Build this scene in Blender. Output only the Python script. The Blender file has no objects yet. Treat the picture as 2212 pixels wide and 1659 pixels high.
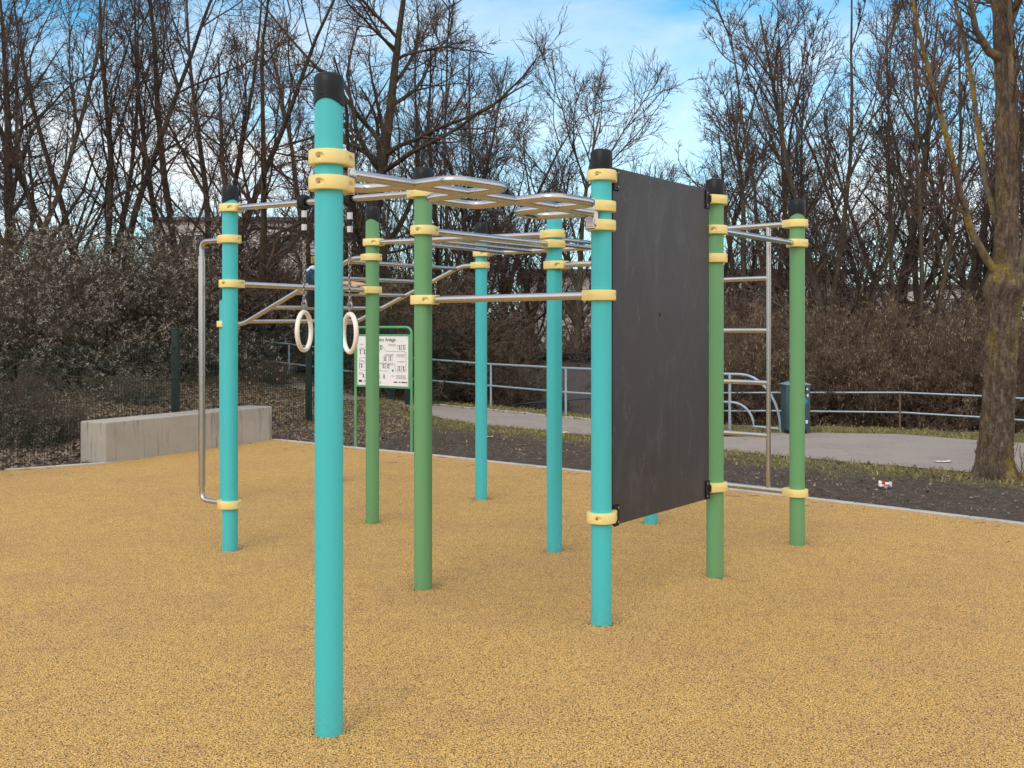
import bpy, math, random
import numpy as np
from mathutils import Vector, Matrix
random.seed(7)
RNG = np.random.default_rng(11)
sc = bpy.context.scene
COL = sc.collection
PI = math.pi
EYE = 1.55            # camera height
F = 2290.0            # focal length in pixels of a 2212 px wide frame
HOR, CX = 715.0, 1106.0

def gp(x, y):         # ground point seen at x, y (flat ground)
    k = EYE / (y - HOR)
    return ((x - CX) * k, F * k)
def zat(y, D): return EYE + (HOR - y) * D / F
def xat(x, D): return (x - CX) * D / F

# ------------------------------------------------------------------ materials
def new_mat(name):
    m = bpy.data.materials.new(name); m.use_nodes = True
    nt = m.node_tree; b = nt.nodes['Principled BSDF']
    return m, nt, b
def node(nt, t, **kw):
    n = nt.nodes.new(t)
    for k, v in kw.items():
        if k.startswith('i_'):
            key = k[2:]
            key = int(key) if key.isdigit() else key.replace('_', ' ')
            n.inputs[key].default_value = v
        else: setattr(n, k, v)
    return n
def ramp(nt, fac, stops):
    r = nt.nodes.new('ShaderNodeValToRGB'); e = r.color_ramp.elements
    while len(e) < len(stops): e.new(0.5)
    for s, (p, c) in zip(e, stops):
        s.position = p; s.color = (*c, 1) if len(c) == 3 else c
    nt.links.new(fac, r.inputs[0]); return r.outputs[0]
def mixc(nt, fac, a, b):
    n = nt.nodes.new('ShaderNodeMix'); n.data_type = 'RGBA'
    for s, v in ((0, fac), (6, a), (7, b)):
        if hasattr(v, 'links') or hasattr(v, 'is_linked'): nt.links.new(v, n.inputs[s])
        else: n.inputs[s].default_value = v if s == 0 else (*v, 1)
    return n.outputs[2]
def coords(nt, kind='Object'):
    return nt.nodes.new('ShaderNodeTexCoord').outputs[kind]
def noise(nt, vec, scale, detail=4, rough=.55, dist=0):
    n = nt.nodes.new('ShaderNodeTexNoise'); n.inputs['Scale'].default_value = scale
    n.inputs['Detail'].default_value = detail; n.inputs['Roughness'].default_value = rough
    n.inputs['Distortion'].default_value = dist
    nt.links.new(vec, n.inputs['Vector']); return n.outputs[0]
def vscale(nt, vec, s):
    n = nt.nodes.new('ShaderNodeMapping'); n.inputs['Scale'].default_value = s
    nt.links.new(vec, n.inputs[0]); return n.outputs[0]
def bump(nt, b, h, strength=.3, dist=.01):
    n = nt.nodes.new('ShaderNodeBump'); n.inputs['Strength'].default_value = strength
    n.inputs['Distance'].default_value = dist
    nt.links.new(h, n.inputs['Height']); nt.links.new(n.outputs[0], b.inputs['Normal'])

def mottled(name, c1, c2, rough=.5, scale=3, metal=0, bstr=0, bscale=60, rvar=.1, stretch=(1,1,1), detail=5):
    m, nt, b = new_mat(name)
    v = vscale(nt, coords(nt), stretch)
    n = noise(nt, v, scale, detail, .6)
    nt.links.new(ramp(nt, n, [(.3, c1), (.7, c2)]), b.inputs['Base Color'])
    b.inputs['Metallic'].default_value = metal
    mr = node(nt, 'ShaderNodeMapRange'); nt.links.new(noise(nt, v, scale * 3, 4), mr.inputs[0])
    mr.inputs[3].default_value = max(.02, rough - rvar); mr.inputs[4].default_value = min(1, rough + rvar)
    nt.links.new(mr.outputs[0], b.inputs['Roughness'])
    if bstr: bump(nt, b, noise(nt, v, bscale, 4), bstr, .005)
    return m

def paint(name, c, dirt):
    m, nt, b = new_mat(name)
    v = coords(nt)
    n = noise(nt, vscale(nt, v, (1, 1, .25)), 9, 6, .65)
    col = mixc(nt, ramp(nt, n, [(.5, (0,0,0)), (.85, (.35,.35,.35))]), c, tuple(x * .78 for x in c))
    # scuffs and splashes near the foot
    sep = node(nt, 'ShaderNodeSeparateXYZ'); nt.links.new(v, sep.inputs[0])
    mr = node(nt, 'ShaderNodeMapRange', i_1=0.0, i_2=.22, i_3=1.0, i_4=0.0); nt.links.new(sep.outputs[2], mr.inputs[0])
    sp = noise(nt, v, 38, 8, .8)
    mu = node(nt, 'ShaderNodeMath', operation='MULTIPLY'); nt.links.new(mr.outputs[0], mu.inputs[0])
    nt.links.new(ramp(nt, sp, [(.48, (0,0,0)), (.80, (.6,.6,.6))]), mu.inputs[1])
    col = mixc(nt, mu.outputs[0], col, dirt)
    sp2 = noise(nt, vscale(nt, v, (1,1,.5)), 26, 2, .5)
    col = mixc(nt, ramp(nt, sp2, [(.74, (0,0,0)), (.80, (.5,.5,.5))]), col, tuple(x * .45 for x in c))
    nt.links.new(col, b.inputs['Base Color'])
    b.inputs['Roughness'].default_value = .42
    return m

M = {}
M['teal'] = paint('teal_paint', (.055, .50, .545), (.16, .10, .05))
M['green'] = paint('green_paint', (.125, .325, .145), (.14, .09, .045))
M['cap'] = mottled('black_plastic', (.0045, .0065, .009), (.008, .011, .015), .42, 12)
M['cap'].node_tree.nodes['Principled BSDF'].inputs['Specular IOR Level'].default_value = .28
M['yellow'] = mottled('yellow_plastic', (.78, .64, .24), (.84, .71, .30), .42, 4, rvar=.04)
M['steel'] = mottled('brushed_stainless', (.50, .485, .48), (.58, .57, .565), .23, 5, metal=1, rvar=.04)
M['bolt'] = mottled('bolt_metal', (.25, .23, .2), (.5, .47, .42), .3, 90, metal=1)
M['chain'] = mottled('dull_chain_metal', (.22, .21, .20), (.36, .35, .34), .35, 60, metal=.9)
M['galv'] = mottled('galvanised_blue_grey', (.27, .36, .43), (.40, .50, .57), .5, 18, metal=.35)
M['galv_dull'] = mottled('weathered_galvanised', (.20, .23, .25), (.36, .39, .41), .55, 15, metal=.4)
M['rust'] = mottled('rusty_steel', (.10, .055, .03), (.20, .13, .09), .8, 14, bstr=.3)
M['fence'] = mottled('dark_green_coating', (.002, .017, .012), (.004, .026, .019), .45, 8)
M['white_ring'] = mottled('white_ring_plastic', (.80, .76, .68), (.86, .84, .80), .35, 7)
M['rope'] = mottled('black_rope', (.006, .006, .008), (.02, .02, .024), .85, 120)
M['signwhite'] = mottled('sign_white', (.74, .76, .80), (.80, .82, .86), .3, 3)
M['ink'] = mottled('print_ink', (.02, .02, .025), (.05, .05, .055), .5, 20)
M['inkgrey'] = mottled('grey_print', (.18, .19, .21), (.26, .27, .29), .5, 20)
M['inkblue'] = mottled('blue_print', (.01, .20, .36), (.02, .26, .42), .5, 20)
M['signgreen'] = mottled('sign_green_paint', (.085, .30, .14), (.12, .36, .17), .4, 6)
M['bin'] = mottled('bin_blue_grey', (.022, .055, .075), (.035, .08, .105), .5, 7)
M['binlid'] = mottled('bin_lid_paint', (.16, .24, .27), (.22, .30, .33), .45, 9)
M['sticker'] = mottled('pale_sticker', (.55, .58, .6), (.7, .72, .74), .5, 30)
M['paper'] = mottled('waste_paper', (.62, .60, .56), (.76, .74, .70), .8, 30)
M['blue_cloth'] = mottled('blue_cloth', (.008, .035, .075), (.015, .07, .12), .8, 20, bstr=.4)
M['white_cloth'] = mottled('pale_cloth', (.4, .48, .6), (.62, .66, .74), .8, 14, bstr=.4)
M['beige_cloth'] = mottled('beige_cloth', (.42, .30, .20), (.55, .42, .30), .8, 14, bstr=.4)
M['dark'] = mottled('dark_void', (.01, .01, .01), (.02, .02, .02), .9, 4)
M['glass'] = mottled('dark_window_glass', (.02, .025, .03), (.05, .06, .07), .15, 1)
M['red'] = mottled('red_print', (.5, .02, .03), (.62, .04, .05), .5, 30)
M['roadyellow'] = mottled('yellow_plate', (.7, .52, .12), (.78, .6, .18), .5, 30)

def mat_epdm():
    m, nt, b = new_mat('ochre_rubber_granulate')
    v = coords(nt)
    vo = node(nt, 'ShaderNodeTexVoronoi', i_Scale=215.0); nt.links.new(v, vo.inputs['Vector'])
    vo2 = node(nt, 'ShaderNodeTexVoronoi', i_Scale=140.0); nt.links.new(v, vo2.inputs['Vector'])
    sx = node(nt, 'ShaderNodeSeparateColor'); nt.links.new(vo.outputs['Color'], sx.inputs[0])
    col = ramp(nt, sx.outputs[0], [(0, (.64,.33,.10)), (.35, (.88,.51,.14)), (.7, (.98,.62,.20)), (1, (1.0,.73,.22))])
    big = noise(nt, v, 1.1, 7, .62)
    col = mixc(nt, ramp(nt, big, [(.45, (0,0,0)), (.72, (.5,.5,.5))]), col, (.68, .38, .17))
    mid = noise(nt, v, 7.5, 6, .7)
    col = mixc(nt, ramp(nt, mid, [(.52, (0,0,0)), (.75, (.45,.45,.45))]), col, (.40, .21, .12))
    fine = noise(nt, v, 150, 2, .6)
    crev = ramp(nt, vo.outputs['Distance'], [(.36, (0,0,0)), (.52, (1,1,1))])
    fm = ramp(nt, fine, [(.40, (0,0,0)), (.58, (1,1,1))])
    mu = node(nt, 'ShaderNodeMath', operation='MULTIPLY', use_clamp=True)
    nt.links.new(crev, mu.inputs[0]); nt.links.new(fm, mu.inputs[1])
    mx = node(nt, 'ShaderNodeMath', operation='MAXIMUM'); nt.links.new(mu.outputs[0], mx.inputs[0])
    nt.links.new(ramp(nt, vo2.outputs['Distance'], [(.62, (0,0,0)), (.82, (.9,.9,.9))]), mx.inputs[1])
    col = mixc(nt, mx.outputs[0], col, (.055, .026, .012))
    nt.links.new(col, b.inputs['Base Color'])
    b.inputs['Roughness'].default_value = .85
    bump(nt, b, vo.outputs['Distance'], .5, -.004)
    return m
M['epdm'] = mat_epdm()

def mat_ground():
    m, nt, b = new_mat('soil_grass_and_leaf_litter')
    v = coords(nt)
    at = node(nt, 'ShaderNodeAttribute', attribute_name='zone')
    sep = node(nt, 'ShaderNodeSeparateColor'); nt.links.new(at.outputs['Color'], sep.inputs[0])
    n1 = noise(nt, v, 9, 8, .72); n2 = noise(nt, v, 60, 4, .6)
    soil = ramp(nt, n1, [(.3, (.028,.019,.013)), (.5, (.066,.045,.032)), (.62, (.105,.074,.054)), (.75, (.17,.125,.095))])
    soil = mixc(nt, ramp(nt, n2, [(.62, (0,0,0)), (.78, (.5,.5,.5))]), soil, (.17, .13, .10))
    grass = ramp(nt, noise(nt, v, 22, 6, .7), [(.3, (.045,.045,.014)), (.5, (.11,.105,.030)), (.7, (.21,.175,.07))])
    litter = ramp(nt, noise(nt, v, 26, 5, .8), [(.35, (.025,.018,.012)), (.55, (.085,.06,.04)), (.72, (.24,.175,.125))])
    gm = node(nt, 'ShaderNodeMath', operation='ADD'); nt.links.new(sep.outputs[0], gm.inputs[0])
    nn = node(nt, 'ShaderNodeMapRange', i_1=.3, i_2=.7, i_3=-.55, i_4=.35); nt.links.new(noise(nt, v, 3.2, 6, .7), nn.inputs[0])
    nt.links.new(nn.outputs[0], gm.inputs[1])
    gf = ramp(nt, gm.outputs[0], [(.25, (0,0,0)), (.6, (1,1,1))])
    col = mixc(nt, gf, soil, grass)
    col = mixc(nt, sep.outputs[1], col, litter)
    nt.links.new(col, b.inputs['Base Color']); b.inputs['Roughness'].default_value = .95
    bump(nt, b, n1, .9, .03)
    return m
M['ground'] = mat_ground()

def mat_path():
    m, nt, b = new_mat('pale_asphalt')
    v = coords(nt)
    sp = noise(nt, v, 160, 2, .5)
    col = ramp(nt, sp, [(.3, (.22,.185,.165)), (.5, (.32,.275,.25)), (.7, (.42,.37,.34))])
    col = mixc(nt, ramp(nt, noise(nt, v, 1.3, 7, .7), [(.45, (0,0,0)), (.75, (.6,.6,.6))]), col, (.22, .18, .16))
    vo = node(nt, 'ShaderNodeTexVoronoi', i_Scale=.55, feature='DISTANCE_TO_EDGE')
    w = node(nt, 'ShaderNodeVectorMath', operation='ADD'); nt.links.new(v, w.inputs[0])
    nn = node(nt, 'ShaderNodeTexNoise', i_Scale=3.0); nt.links.new(v, nn.inputs['Vector'])
    sc_ = node(nt, 'ShaderNodeVectorMath', operation='SCALE', i_3=.5); nt.links.new(nn.outputs[1], sc_.inputs[0])
    nt.links.new(sc_.outputs[0], w.inputs[1]); nt.links.new(w.outputs[0], vo.inputs['Vector'])
    col = mixc(nt, ramp(nt, vo.outputs['Distance'], [(.0, (.40,.40,.40)), (.010, (0,0,0))]), col, (.10, .08, .07))
    nt.links.new(col, b.inputs['Base Color']); b.inputs['Roughness'].default_value = .9
    bump(nt, b, sp, .3, .003)
    return m
M['path'] = mat_path()

def mat_concrete(name, base, dark, stain=1.0):
    m, nt, b = new_mat(name)
    v = coords(nt)
    n = noise(nt, v, 2.6, 9, .65)
    col = ramp(nt, n, [(.3, tuple(x * .8 for x in base)), (.7, base)])
    st = noise(nt, vscale(nt, v, (6, 6, .5)), 1.6, 6, .7)
    col = mixc(nt, ramp(nt, st, [(.54, (0,0,0)), (.64, (.7 * stain,) * 3)]), col, dark)
    pits = node(nt, 'ShaderNodeTexVoronoi', i_Scale=34.0); nt.links.new(v, pits.inputs['Vector'])
    col = mixc(nt, ramp(nt, pits.outputs['Distance'], [(.05, (.6,.6,.6)), (.11, (0,0,0))]), col, tuple(x * .4 for x in base))
    nt.links.new(col, b.inputs['Base Color']); b.inputs['Roughness'].default_value = .88
    bump(nt, b, noise(nt, v, 45, 6), .3, .004)
    return m
M['concrete'] = mat_concrete('cast_concrete', (.42, .395, .355), (.15, .13, .10))
M['kerb'] = mat_concrete('pale_kerb_concrete', (.52, .50, .46), (.25, .22, .18))
M['wall'] = mat_concrete('grey_underpass_concrete', (.155, .145, .145), (.07, .065, .06))
M['render'] = mat_concrete('pale_render', (.62, .58, .56), (.4, .37, .35), .6)

def mat_board():
    m, nt, b = new_mat('dark_laminate_panel')
    v = coords(nt)
    col = ramp(nt, noise(nt, v, 1.4, 5), [(.3, (.029,.027,.031)), (.7, (.038,.035,.041))])
    sm = noise(nt, vscale(nt, v, (1.6, 1.6, 1.0)), 1.8, 9, .7, .8)
    col = mixc(nt, ramp(nt, sm, [(.54, (0,0,0)), (.76, (.7,.7,.7))]), col, (.095, .088, .10))
    scr = noise(nt, vscale(nt, v, (2, 2, .8)), 2.2, 4, .6, 2.5)
    col = mixc(nt, ramp(nt, scr, [(.60, (0,0,0)), (.61, (.2,.2,.2)), (.62, (0,0,0))]), col, (.3, .26, .27))
    nt.links.new(col, b.inputs['Base Color'])
    nt.links.new(ramp(nt, sm, [(.3, (.36,)*3), (.7, (.55,)*3)]), b.inputs['Roughness'])
    return m
M['board'] = mat_board()

def mat_bark(name, c1, c2, lichen=None, amount=.6, vs=(1,1,.35), sc1=9):
    m, nt, b = new_mat(name)
    v = coords(nt)
    n = noise(nt, vscale(nt, v, vs), sc1, 8, .75)
    col = ramp(nt, n, [(.34, tuple(x*.45 for x in c1)), (.5, c1), (.68, c2)])
    if lichen:
        l1 = noise(nt, vscale(nt, v, (1,1,.5)), 3.2, 4, .6); l2 = noise(nt, v, 38, 5, .7)
        mu = node(nt, 'ShaderNodeMath', operation='MULTIPLY')
        nt.links.new(ramp(nt, l1, [(amount-.1, (0,0,0)), (amount+.04, (1,1,1))]), mu.inputs[0])
        nt.links.new(ramp(nt, l2, [(.42, (0,0,0)), (.56, (1,1,1))]), mu.inputs[1])
        col = mixc(nt, mu.outputs[0], col, lichen)
    nt.links.new(col, b.inputs['Base Color']); b.inputs['Roughness'].default_value = .92
    bump(nt, b, n, .8, .03)
    return m
M['bark'] = mat_bark('dark_bark', (.050, .036, .025), (.115, .085, .06), (.09, .085, .02), .62)
M['bark_grey'] = mat_bark('grey_brown_bark', (.075, .058, .042), (.16, .125, .092), (.12, .11, .03), .6)
M['bark_big'] = mat_bark('furrowed_trunk_bark', (.105, .075, .054), (.26, .20, .15), (.28, .20, .018), .60, (1,1,.42), 24)
M['bark_limb'] = mat_bark('lichened_limb_bark', (.12, .095, .068), (.21, .17, .125), (.34, .24, .02), .56, (1,1,.6), 11)
M['twig'] = mottled('dark_twigs', (.055, .036, .032), (.115, .078, .070), .85, 1.5)
M['twig_red'] = mottled('reddish_twigs', (.070, .040, .034), (.14, .088, .072), .85, 1.5)
M['brush'] = mottled('brown_brushwood', (.075, .045, .031), (.21, .145, .105), .9, 1.2)
M['catkin'] = mottled('tan_catkins', (.22, .165, .085), (.40, .32, .19), .9, 6)
M['seed'] = mottled('pale_seed_heads', (.27, .24, .205), (.54, .49, .43), .9, 5)
M['ivy'] = mottled('dark_evergreen_leaves', (.010, .016, .006), (.028, .036, .012), .6, 3)
M['leaf'] = mottled('dead_leaves', (.09, .055, .036), (.38, .28, .21), .9, 7)
M['blade'] = mottled('winter_grass_blades', (.13, .125, .032), (.37, .30, .13), .85, 2.6)

# ------------------------------------------------------------------ mesh helpers
class MB:
    def __init__(s): s.v = []; s.f = []; s.mi = []
    def add(s, vs, fs, mi=0):
        o = len(s.v); s.v += [tuple(v) for v in vs]
        s.f += [tuple(i + o for i in f) for f in fs]; s.mi += [mi] * len(fs)
    def box(s, c, size, R=None, mi=0, bev=0.0):
        hx, hy, hz = (a / 2 for a in size)
        if bev <= 0:
            vs = [(x, y, z) for x in (-hx, hx) for y in (-hy, hy) for z in (-hz, hz)]
            fs = [(0,1,3,2),(4,6,7,5),(0,4,5,1),(2,3,7,6),(0,2,6,4),(1,5,7,3)]
        else:
            def ring(z, i):
                return [(hx-i-0, hy-i-bev, z) if 0 else p for p in
                        [(hx-i, hy-i-bev, z),(hx-i-bev, hy-i, z),(-hx+i+bev, hy-i, z),(-hx+i, hy-i-bev, z),
                         (-hx+i, -hy+i+bev, z),(-hx+i+bev, -hy+i, z),(hx-i-bev, -hy+i, z),(hx-i, -hy+i+bev, z)]]
            rs = [ring(-hz, bev), ring(-hz+bev, 0), ring(hz-bev, 0), ring(hz, bev)]
            vs = sum(rs, []); fs = []
            for k in range(3):
                for j in range(8):
                    fs.append((k*8+j, k*8+(j+1)%8, (k+1)*8+(j+1)%8, (k+1)*8+j))
            fs.append(tuple(range(7, -1, -1))); fs.append(tuple(range(24, 32)))
        vs = [Vector(v) for v in vs]
        if R is not None: vs = [R @ v for v in vs]
        c = Vector(c); s.add([v + c for v in vs], fs, mi)
    def tube(s, pts, r, n=14, mi=0, closed=False, caps=True, ref=None):
        pts = [Vector(p) for p in pts]; N = len(pts)
        rr = r if hasattr(r, '__len__') else [r] * N
        T = []
        for i in range(N):
            a = pts[(i-1) % N] if (closed or i) else pts[0]
            b = pts[(i+1) % N] if (closed or i < N-1) else pts[-1]
            T.append((b - a).normalized())
        u = Vector(ref) if ref else (Vector((0,0,1)) if abs(T[0].z) < .9 else Vector((1,0,0)))
        vs = []
        for i in range(N):
            u = (u - T[i] * u.dot(T[i]))
            if u.length < 1e-5: u = T[i].orthogonal()
            u.normalize(); w = T[i].cross(u)
            for j in range(n):
                a = 2*PI*j/n
                vs.append(pts[i] + (u*math.cos(a) + w*math.sin(a)) * rr[i])
        fs = []
        for i in range(N if closed else N-1):
            for j in range(n):
                fs.append((i*n+j, ((i+1)%N)*n+j, ((i+1)%N)*n+(j+1)%n, i*n+(j+1)%n))
        if caps and not closed:
            fs.append(tuple(range(n))); fs.append(tuple((N-1)*n+j for j in range(n-1, -1, -1)))
        s.add(vs, fs, mi)
    def lathe(s, prof, c=(0,0,0), n=40, mi=0, R=None):
        vs = []; fs = []
        for (r, z) in prof:
            for j in range(n):
                a = 2*PI*j/n; p = Vector((r*math.cos(a), r*math.sin(a), z))
                vs.append((R @ p if R else p) + Vector(c))
        for i in range(len(prof)-1):
            for j in range(n):
                fs.append((i*n+j, i*n+(j+1)%n, (i+1)*n+(j+1)%n, (i+1)*n+j))
        if prof[0][0] > 1e-6: fs.append(tuple(range(n-1, -1, -1)))
        if prof[-1][0] > 1e-6: fs.append(tuple((len(prof)-1)*n+j for j in range(n)))
        s.add(vs, fs, mi)
    def prism(s, poly, z0, z1, bev=0, mi=0):
        n = len(poly)
        cx = sum(p[0] for p in poly)/n; cy = sum(p[1] for p in poly)/n
        def ins(p, b):
            d = math.hypot(p[0]-cx, p[1]-cy); k = (d-b)/d
            return (cx+(p[0]-cx)*k, cy+(p[1]-cy)*k)
        if bev:
            rs = [(z0, bev), (z0+bev*.35, bev*.3), (z0+bev, 0), (z1-bev, 0), (z1-bev*.35, bev*.3), (z1, bev)]
        else: rs = [(z0, 0), (z1, 0)]
        vs = []; fs = []
        for z, b in rs: vs += [(*ins(p, b), z) for p in poly]
        for k in range(len(rs)-1):
            for j in range(n): fs.append((k*n+j, k*n+(j+1)%n, (k+1)*n+(j+1)%n, (k+1)*n+j))
        fs.append(tuple(range(n-1, -1, -1))); fs.append(tuple((len(rs)-1)*n+j for j in range(n)))
        s.add(vs, fs, mi)
    def mesh(s, name, mats, org=(0,0,0), smooth=True):
        me = bpy.data.meshes.new(name); o = Vector(org)
        me.from_pydata([Vector(v) - o for v in s.v], [], s.f)
        for m in mats: me.materials.append(m)
        me.polygons.foreach_set('material_index', s.mi)
        me.update()
        if smooth: smooth_mesh(me)
        return me

def smooth_mesh(me, ang=38):
    me.polygons.foreach_set('use_smooth', [True]*len(me.polygons))
    try: me.set_sharp_from_angle(angle=math.radians(ang))
    except Exception: pass

ORG = {}
def empty(name, loc, label, cat, group=None, kind=None):
    o = bpy.data.objects.new(name, None); COL.objects.link(o); o.location = loc
    o.empty_display_size = .1
    ORG[o] = Vector(loc); tag(o, label, cat, group, kind); return o
def tag(o, label=None, cat=None, group=None, kind=None):
    if label: o['label'] = label
    if cat: o['category'] = cat
    if group: o['group'] = group
    if kind: o['kind'] = kind
    return o
def link(name, me, parent=None, org=(0,0,0), rotz=0.0, label=None):
    o = bpy.data.objects.new(name, me); COL.objects.link(o)
    org = Vector(org)
    o.location = org - (ORG[parent] if parent else Vector((0,0,0)))
    if rotz: o.rotation_euler.z = rotz
    if parent: o.parent = parent
    if label: o['label'] = label
    ORG[o] = org
    return o
def build(name, mb, mats, parent=None, org=(0,0,0), smooth=True, label=None):
    if not isinstance(mats, (list, tuple)): mats = [mats]
    return link(name, mb.mesh(name, mats, org, smooth), parent, org, label=label)

def np_mesh(name, V, Q, mats, mi=None, smooth=True, tri=False):
    k = 3 if tri else 4
    me = bpy.data.meshes.new(name)
    V = np.asarray(V, np.float32).reshape(-1, 3); Q = np.asarray(Q, np.int32).reshape(-1, k)
    me.vertices.add(len(V)); me.vertices.foreach_set('co', V.ravel())
    me.loops.add(len(Q)*k); me.loops.foreach_set('vertex_index', Q.ravel())
    me.polygons.add(len(Q)); me.polygons.foreach_set('loop_start', np.arange(0, len(Q)*k, k, dtype=np.int32))
    for m in mats: me.materials.append(m)
    if mi is not None: me.polygons.foreach_set('material_index', np.asarray(mi, np.int32))
    if smooth: me.polygons.foreach_set('use_smooth', np.ones(len(Q), bool))
    me.update(calc_edges=True); return me

def text_mb(mb, body, size, place, mi=0, depth=.0006, align='LEFT', bold=0.0):
    cu = bpy.data.curves.new('t', 'FONT'); cu.body = body; cu.size = size; cu.extrude = depth
    cu.align_x = align; cu.offset = bold; cu.resolution_u = 3
    o = bpy.data.objects.new('t', cu); COL.objects.link(o)
    dg = bpy.context.evaluated_depsgraph_get()
    me = bpy.data.meshes.new_from_object(o.evaluated_get(dg))
    mb.add([place(v.co) for v in me.vertices], [tuple(p.vertices) for p in me.polygons], mi)
    bpy.data.objects.remove(o); bpy.data.curves.remove(cu); bpy.data.meshes.remove(me)

# ------------------------------------------------------------------ terrain
FN = np.array([-.932, .362]); FP = np.array([-5.7, 11.5]); FD = np.array([.362, .932])
RX = np.array([-14, -8.75, -5.05, -.43, .98, 2.35, 3.41, 4.5, 6.4, 9, 20, 60.])
RY = np.array([32, 27.9, 24.9, 22.0, 19.8, 18.1, 17.2, 17.0, 16.3, 15.0, 11, 0.])
def sst(a, b, x):
    t = np.clip((x-a)/(b-a), 0, 1); return t*t*(3-2*t)
def h_smooth(x, y):
    d = (x-FP[0])*FN[0] + (y-FP[1])*FN[1]
    z = .72*sst(.1, 7.5, d)
    z = z + .30*np.exp(-(((x+2.55)/.75)**2 + ((y-19.2)/1.9)**2))
    e = (y - np.interp(x, RX, RY) - .25)*.62
    z = z - 1.15*sst(0, 2.6, e)*sst(-4.5, -.8, x)
    return z
def wob(x, y):
    return (np.sin(x*3.1+y*1.7)*.4+np.sin(x*7.3-y*5.1+1)*.25+np.sin(x*13.7+y*11.9+2)*.18+np.sin(x*23.1-y*17.3)*.12)

KPTS = [(-10.6,8.3),(-9,9.42),(-7.2,10.7),(-5.68,11.75),(-5.25,12.05),(-4.80,12.33),(-4.5,12.95),(-3.42,15.12),(-2.9,14.68),(-2.19,14.08),(-1.22,13.36),(-.2,12.48),(.868,11.56),(1.5,10.93),(2.09,10.35),(2.71,9.78),(3.35,9.18),(4.10,8.45),(5.0,7.4),(6.1,5.6),(6.9,3.2),(7.2,0),(7.2,-5)]
EP = KPTS + [(-12.5,-5),(-12.5,6.9)]
def inside(x, y, P):
    c = np.zeros(np.shape(x), bool); n = len(P)
    for i in range(n):
        x1, y1 = P[i]; x2, y2 = P[(i+1) % n]
        t = ((y1 > y) != (y2 > y)) & (x < (x2-x1)*(y-y1)/((y2-y1) if y2 != y1 else 1e-9)+x1)
        c ^= t
    return c
def dist_poly(x, y, P, closed=True):
    best = np.full(np.shape(x), 1e9)
    for i in range(len(P)-(0 if closed else 1)):
        x1, y1 = P[i]; x2, y2 = P[(i+1) % len(P)]
        dx, dy = x2-x1, y2-y1; L = dx*dx+dy*dy
        t = np.clip(((x-x1)*dx+(y-y1)*dy)/L, 0, 1)
        best = np.minimum(best, np.hypot(x-x1-t*dx, y-y1-t*dy))
    return best
# the path: near edge and far edge
NEAR = [(-6.5,24.6),(-3.6,22.2),(-1.40,18.9),(-.61,17.6),(1.18,15.7),(2.73,13.75),(3.84,12.6),(5.02,11.56),(7.2,9.7),(10,7.0),(14,3)]
FAR = [(-7.6,26.4),(-4.3,24.0),(-1.64,21.9),(-.55,20.7),(.63,19.15),(1.37,18.25),(2.4,16.9),(3.3,16.0),(4.5,16.1),(5.8,15.9),(6.5,15.1),(8.2,13.6),(11,11),(16,6.5)]
PATH = NEAR + FAR[::-1]

def ground_h(x, y):
    ins = inside(x, y, EP); dk = dist_poly(x, y, EP)
    dp = dist_poly(x, y, PATH); inp = inside(x, y, PATH)
    w = wob(x, y)*.022*sst(.1, .6, dk)*sst(.05, .5, dp)*(~inp)
    z = h_smooth(x, y) + w
    z = z - .02*(1-sst(.02, .3, dk))
    z = np.where(ins, -.08, z)
    z = np.where(inp & (dp > .12), h_smooth(x, y) - .03, z)
    return z

def build_ground():
    xs = np.concatenate([np.linspace(-400, -30, 16), np.arange(-26, -9, .5), np.arange(-9, 9, .14), np.arange(9, 26, .5), np.linspace(30, 400, 16)])
    ys = np.concatenate([np.linspace(-60, -6, 8), np.arange(-5, 7.8, .6), np.arange(8, 28, .14), np.arange(28.4, 60, .8), np.linspace(64, 900, 16)])
    X, Y = np.meshgrid(xs, ys); Z = ground_h(X, Y)
    V = np.stack([X, Y, Z], -1).reshape(-1, 3)
    ny, nx = X.shape
    i = np.arange(ny-1)[:, None]*nx + np.arange(nx-1)[None]
    Q = np.stack([i, i+1, i+nx+1, i+nx], -1).reshape(-1, 4)
    me = np_mesh('ground', V, Q, [M['ground']])
    dp = dist_poly(X, Y, PATH); d = (X-FP[0])*FN[0]+(Y-FP[1])*FN[1]
    far = Y > np.interp(X, RX, RY) - 1.2
    grass = np.clip(1.05 - dp/1.5, 0, 1)
    grass = np.where(far, np.clip(1 - (Y-np.interp(X, RX, RY))*.35, 0, .9), grass)
    litter = np.clip(sst(-.5, .6, d)*(.65+.3*np.sin(X*1.7+Y)), 0, 1) + np.where(far, .6*sst(.5, 2.5, Y-np.interp(X, RX, RY)), 0)
    rgb = np.stack([grass, np.clip(litter, 0, 1), 0*grass, np.ones_like(grass)], -1).reshape(-1, 4)
    a = me.attributes.new('zone', 'FLOAT_COLOR', 'POINT'); a.data.foreach_set('color', rgb.astype(np.float32).ravel())
    o = link('ground', me); tag(o, kind='structure')
build_ground()

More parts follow.
